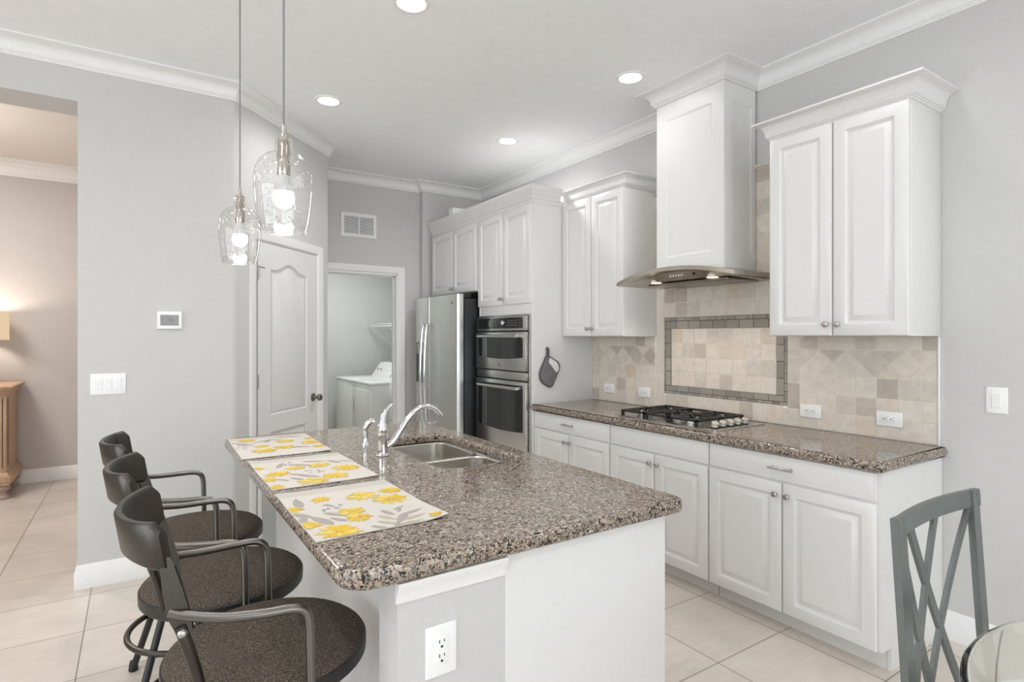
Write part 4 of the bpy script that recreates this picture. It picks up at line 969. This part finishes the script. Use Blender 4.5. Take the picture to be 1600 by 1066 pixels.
# ------------------------------------------------------------------ recessed ceiling lights
GC = 'recessed ceiling lights'
for x, y, pw, lb in ((1.110, 3.970, 31, 'round recessed ceiling light over the far left, beyond the pendants'), (1.122, 2.585, 14, 'round recessed ceiling light cut by the top edge of the photo'),
                 (2.590, 2.572, 8, 'round recessed ceiling light left of the chimney box'), (2.575, 3.964, 58, 'round recessed ceiling light above the oven tower')):
    r = thing('ceiling_light', lb, 'ceiling light', (x, y, CEIL), GC)
    T = Matrix.Translation((x, y, 0))
    MB().lathe([(.068, CEIL-.004), (.072, CEIL-.007), (.088, CEIL-.005), (.092, CEIL-.0005)], T, 36, cap=False).build('trim_ring', 'trim', r)
    MB().lathe([(0, CEIL-.0025), (.070, CEIL-.0025)], T, 36, cap=False).build('lens', 'lens', r)
    spot('downlight', (x, y, CEIL-.02), pw, LED, 172, 1.0, .07)

# ------------------------------------------------------------------ pot holder on the tower side
r = thing('pot_holder', 'grey quilted pot holder hanging on the side of the oven tower', 'pot holder', (2.77, 3.655, 1.16))
T = frame((2.775, 3.6575, 1.165), (1, 0, 0), (0, -1, 0)) @ Matrix.Rotation(math.radians(-28), 4, 'Z')
def holder(i, n=8):
    x0, x1, y0, y1 = -.092+i, .078-i, -.115+i, .105-i
    p = arcpts(x0+.085, y0+.085, .085, PI, 1.5*PI, n)+arcpts(x1-.03, y0+.03, .03, 1.5*PI, 2*PI, 4)+arcpts(x1-.05, y1-.05, .05, 0, .5*PI, n)+arcpts(x0+.02, y1-.02, .02, .5*PI, PI, 4); return p
MB().loops([[(x, y, .001) for x, y in holder(.004)], [(x, y, .011) for x, y in holder(.004)], [(x, y, .014) for x, y in holder(.012)]], 0, T, True, True).build('quilted_pad', 'mitt', r)
q = holder(.003); MB().tube([T @ Vector((x, y, .009)) for x, y in q], .0065, 8, closed=True).build('binding', 'mittedge', r)
q = [(-.055, .098), (-.050, .060), (.062, .020), (.069, .036), (.068, .062), (.045, .088), (.020, .097)]
MB().prism(q, .0142, .0152, 0, T).build('white_band', 'mittwhite', r)
MB().tube(smooth_path([T @ Vector(p) for p in ((-.082, .098, .010), (-.098, .125, .010), (-.112, .150, .008), (-.104, .158, .006), (-.088, .135, .012), (-.074, .100, .012))], 4), .0075, 8).build('hanging_loop', 'mittedge', r)
MB().tube([T @ Vector((-.108, .152, -.0055)), T @ Vector((-.108, .152, .012)), T @ Vector((-.112, .160, .014))], .003, 8).build('hook', 'nickel', r)

# ------------------------------------------------------------------ laundry room machines
def machine(name, label, cat, y0, y1, dryer):
    x0, x1, zt_ = 2.330, 3.06, .895
    r_ = thing(name, label, cat, ((x0+x1)/2, (y0+y1)/2, 0))
    MB().box((x0, y0+.002, .015), (x1, y1-.002, .865), .012).build('cabinet', 'enamel', r_)
    MB().box((x0-.012, y0, .866), (x1, y1, zt_), .010, seg=3).build('top', 'enamel', r_)
    T_ = Matrix(((1, 0, 0, 0), (0, 0, 1, 0), (0, 1, 0, 0), (0, 0, 0, 1)))
    cp = MB().prism([(2.83, .8955), (x1, .8955), (x1, 1.085), (2.985, 1.085), (2.955, 1.07)], y0+.015, y1-.015, 0, T_).build('control_panel', 'enamel', r_)
    nrm = Vector((-.175, 0, .125)).normalized(); base = Vector((2.915, 0, 1.012))
    for k in range(5):
        MB().lathe([(0, 0), (.016, 0), (.014, .014), (0, .016)], axis((2.893, y0+.12+.115*k, .985), nrm), 14).build('dial', 'nickel' if k > 2 else 'enamel', cp)
    if dryer:
        d_ = MB().box((x0-.014, y0+.10, .25), (x0, y1-.06, .80), .006).build('door', 'enamel', r_)
        MB().box((x0-.022, y1-.10, .52), (x0-.013, y1-.085, .66), .003).build('handle', 'nickel', d_)
    else:
        MB().box((x0-.004, y0+.02, .06), (x0, y1-.02, .84), .003).build('front_panel', 'enamel', r_)
    MB().box((x0+.03, y0+.03, 0), (x1-.03, y1-.03, .016)).build('feet', 'slot', r_)
machine('clothes_dryer', 'white dryer with side-swing door, nearer of the laundry machines', 'dryer', 6.55, 7.245, True)
machine('washing_machine', 'white washing machine with sloped control panel beyond the dryer', 'washing machine', 7.255, 7.95, False)
r = thing('drawer_unit', 'white laundry drawer unit beside the dryer, half behind the door casing', 'drawers', (2.8, 6.24, 0))
MB().box((2.54, 5.98, 0), (3.15, 6.50, .90), .004).build('body', 'plastic', r)
for k in range(4): MB().box((2.522, 5.99, .05+.205*k), (2.539, 6.49, .235+.205*k), .005).build('drawer', 'plastic', r)
r = thing('wire_shelf', 'white wire shelf with braces on the laundry wall', 'shelf', (3.05, 7.2, 1.62))
mb = MB(); shx0, shx1 = 2.86, W-.025
for k in range(9): x = shx0+(shx1-shx0)*k/8; mb.tube([(x, 6.1, 1.625), (x, 8.15, 1.625)], .003, 6)
for k in range(60): y = 6.1+2.05*k/59; mb.tube([(shx0, y, 1.628), (shx1, y, 1.628)], .002, 5)
for z in (1.625, 1.600, 1.590): mb.tube([(shx0-.004, 6.1, z), (shx0-.004, 8.15, z)], .0035, 6)
for k in range(24): y = 6.1+2.05*k/23; mb.tube([(shx0-.004, y, 1.625), (shx0-.004, y, 1.590)], .002, 5)
mb.build('shelf_grid', 'wire', r)
for y in (8.10, 7.45, 6.7): MB().tube([(shx0+.01, y, 1.60), (W-.026, y, 1.31)], .005, 8).build('brace', 'wire', r)

# ------------------------------------------------------------------ hall: sideboard and lamp
r = thing('sideboard', 'honey wood sideboard with turned feet in the hall', 'sideboard', (-1.55, 7.07, 0))
x1 = -.957; x0 = -2.3; y0, y1 = 6.70, 7.305
MB().box((x0, y0, .17), (x1, y1, .93), .004).build('body', 'wood', r)
mb = MB(); mb.loops([[(x, y, z) for x, y in rrect(x0-i, y0-i, x1+i, y1, .01, 2)] for i, z in ((0, .925), (.012, .935), (.02, .955), (.045, .985), (.055, .992), (.055, 1.005), (.045, 1.012))], 0, None, True, True); mb.build('top', 'wood', r)
mb = MB(); mb.loops([[(x, y, z) for x, y in rrect(x0-i, y0-i, x1+i, y1, .01, 2)] for i, z in ((0, .24), (.008, .235), (.022, .205), (.034, .20), (.034, .16), (.026, .155), (.026, .125), (.02, .12))], 0, None, True, True); mb.build('plinth', 'wood', r)
for yy_ in (y0+.05, y0+.10): MB().box((x1-.001, yy_, .28), (x1+.0025, yy_+.008, .90)).build('flute', 'woodline', r)
for xx_ in (x1-.03, x1-.06): MB().box((xx_, y0-.0025, .28), (xx_+.008, y0+.001, .90)).build('flute', 'woodline', r)
MB().box((x0+.1, y0-.012, .30), (x1-.10, y0-.0005, .60), .004).build('door', 'wood', r)
MB().box((x0+.05, y0-.045, .62), (x1-.06, y0-.0005, .645), .004).build('ledge', 'wood', r)
for x, y in ((x1-.03, y0+.03), (x1-.03, y1-.07), (x0+.05, y0+.05), (x0+.05, y1-.05)):
    MB().lathe([(0, 0), (.050, 0), (.052, .02), (.030, .045), (.028, .06), (.052, .085), (.058, .105), (.045, .12), (0, .12)], Matrix.Translation((x, y, 0)), 20).build('foot', 'woodpale', r)
r = thing('table_lamp', 'lit table lamp with pleated cream shade on the sideboard', 'lamp', (-1.195, 7.06, 1.012))
LX, LY = -1.195, 7.06
MB().lathe([(0, 1.0125), (.07, 1.0125), (.07, 1.03), (.03, 1.05), (.05, 1.15), (.06, 1.22), (.03, 1.32), (.012, 1.36), (.012, 1.44), (0, 1.44)], Matrix.Translation((LX, LY, 0)), 24).build('base', 'woodpale', r)
vs = []; fs = []; n = 120
for z in (1.415, 1.675):
    for k in range(n): a_ = 2*PI*k/n; q = .205+(.0025 if k % 2 else -.0025); vs.append((LX+q*math.cos(a_), LY+q*math.sin(a_), z))
for k in range(n): fs.append([k, (k+1) % n, n+(k+1) % n, n+k])
MB().add(vs, fs).build('shade', 'shade', r, 10)
point('table_lamp_up', (LX, LY, 1.62), 8, (1.0, .86, .70), .05)

# ------------------------------------------------------------------ dining chair and glass table
r = thing('dining_chair', 'grey metal dining chair with crossed lattice back at the glass table', 'chair', (1.70, .42, 0))
YC = .600
def cx_(u): return 1.446+.460*u          # u 0..1 left to right
def bow(u): return YC+.020*(1-(2*u-1)**2)
def tx(z): return (1.03-z)*.13                     # posts flare a little towards the bottom in X
def cp_(u, z):
    e = (1.025-z); return Vector((cx_(u), bow(u)-.062*e, z))
def ribbon(mb, path, hx, hy):
    vs = []; fs = []; n = len(path)
    for i, p in enumerate(path):
        a_ = path[max(i-1, 0)]; b_ = path[min(i+1, n-1)]; t_ = (b_-a_).normalized(); s_ = Vector((0, 1, 0)); s_ = (s_-t_*s_.dot(t_)).normalized(); q = t_.cross(s_)
        vs += [p+q*hx+s_*hy, p-q*hx+s_*hy, p-q*hx-s_*hy, p+q*hx-s_*hy]
    for i in range(n-1):
        for j in range(4): fs.append([i*4+j, i*4+(j+1) % 4, i*4+4+(j+1) % 4, i*4+4+j])
    fs += [[0, 1, 2, 3], [n*4-4, n*4-1, n*4-2, n*4-3]]; mb.add(vs, fs)
for s_, u in ((-1, 0.025), (1, 0.975)):
    mb = MB(); ribbon(mb, [cp_(u, 1.0275), cp_(u, .80), cp_(u, .62), cp_(u, .47), Vector((cx_(u)+.01*s_, YC+.01, .20)), Vector((cx_(u)+.02*s_, YC+.06, 0))], .0205, .0080); mb.build('back_leg', 'chair', r)
mb = MB(); vs = []; fs = []; n = 16
for i in range(n+1):
    u = -.018+1.036*i/n; c0 = cp_(u, 1.0); x = c0.x; y = c0.y
    vs += [(x, y-.0085, .984), (x, y-.0072, 1.018), (x, y-.005, 1.0285), (x, y+.006, 1.0285), (x, y+.0060, .984)]
for i in range(n):
    for j in range(5): fs.append([i*5+j, i*5+(j+1) % 5, i*5+5+(j+1) % 5, i*5+5+j])
fs += [[0, 1, 2, 3, 4], [n*5+j for j in range(5)][::-1]]
mb.add(vs, fs); mb.build('top_rail', 'chair', r)
def slat(u0, z0, u1, z1):
    mb = MB(); ribbon(mb, [cp_(u0+(u1-u0)*k/8, z0+(z1-z0)*k/8) for k in range(9)], .0115, .0045); mb.build('lattice_bar', 'chair', r)
slat(.20, .988, .78, .48); slat(.05, .95, .43, .48); slat(.55, .988, .05, .565); slat(.93, .988, .16, .48)
MB().box((1.46, .548, .455), (1.90, .580, .485), .004).build('lower_rail', 'chair', r)
MB().box((1.45, .12, .445), (1.91, .575, .468), .012).build('seat', 'vinyl', r)
for x in (1.475, 1.885): MB().tube([(x, .15, .446), (x, .14, 0)], .014, 10).build('front_leg', 'chair', r)
r = thing('dining_table', 'round clear glass dining table top, only its edge in frame', 'table', (1.650, -.125, 0))
TX, TY, TR = 1.650, -.125, .640
MB().lathe([(0, .728), (TR-.018, .728), (TR-.003, .731), (TR, .735), (TR-.003, .738), (TR-.018, .741), (0, .741)], Matrix.Translation((TX, TY, 0)), 128).build('glass_top', 'tglass', r, 50)
MB().lathe([(0, 0), (.26, 0), (.26, .02), (.05, .05), (.04, .35), (.05, .68), (.22, .72), (.22, .7275), (0, .7275)], Matrix.Translation((TX, TY, 0)), 40).build('pedestal', 'chair', r)
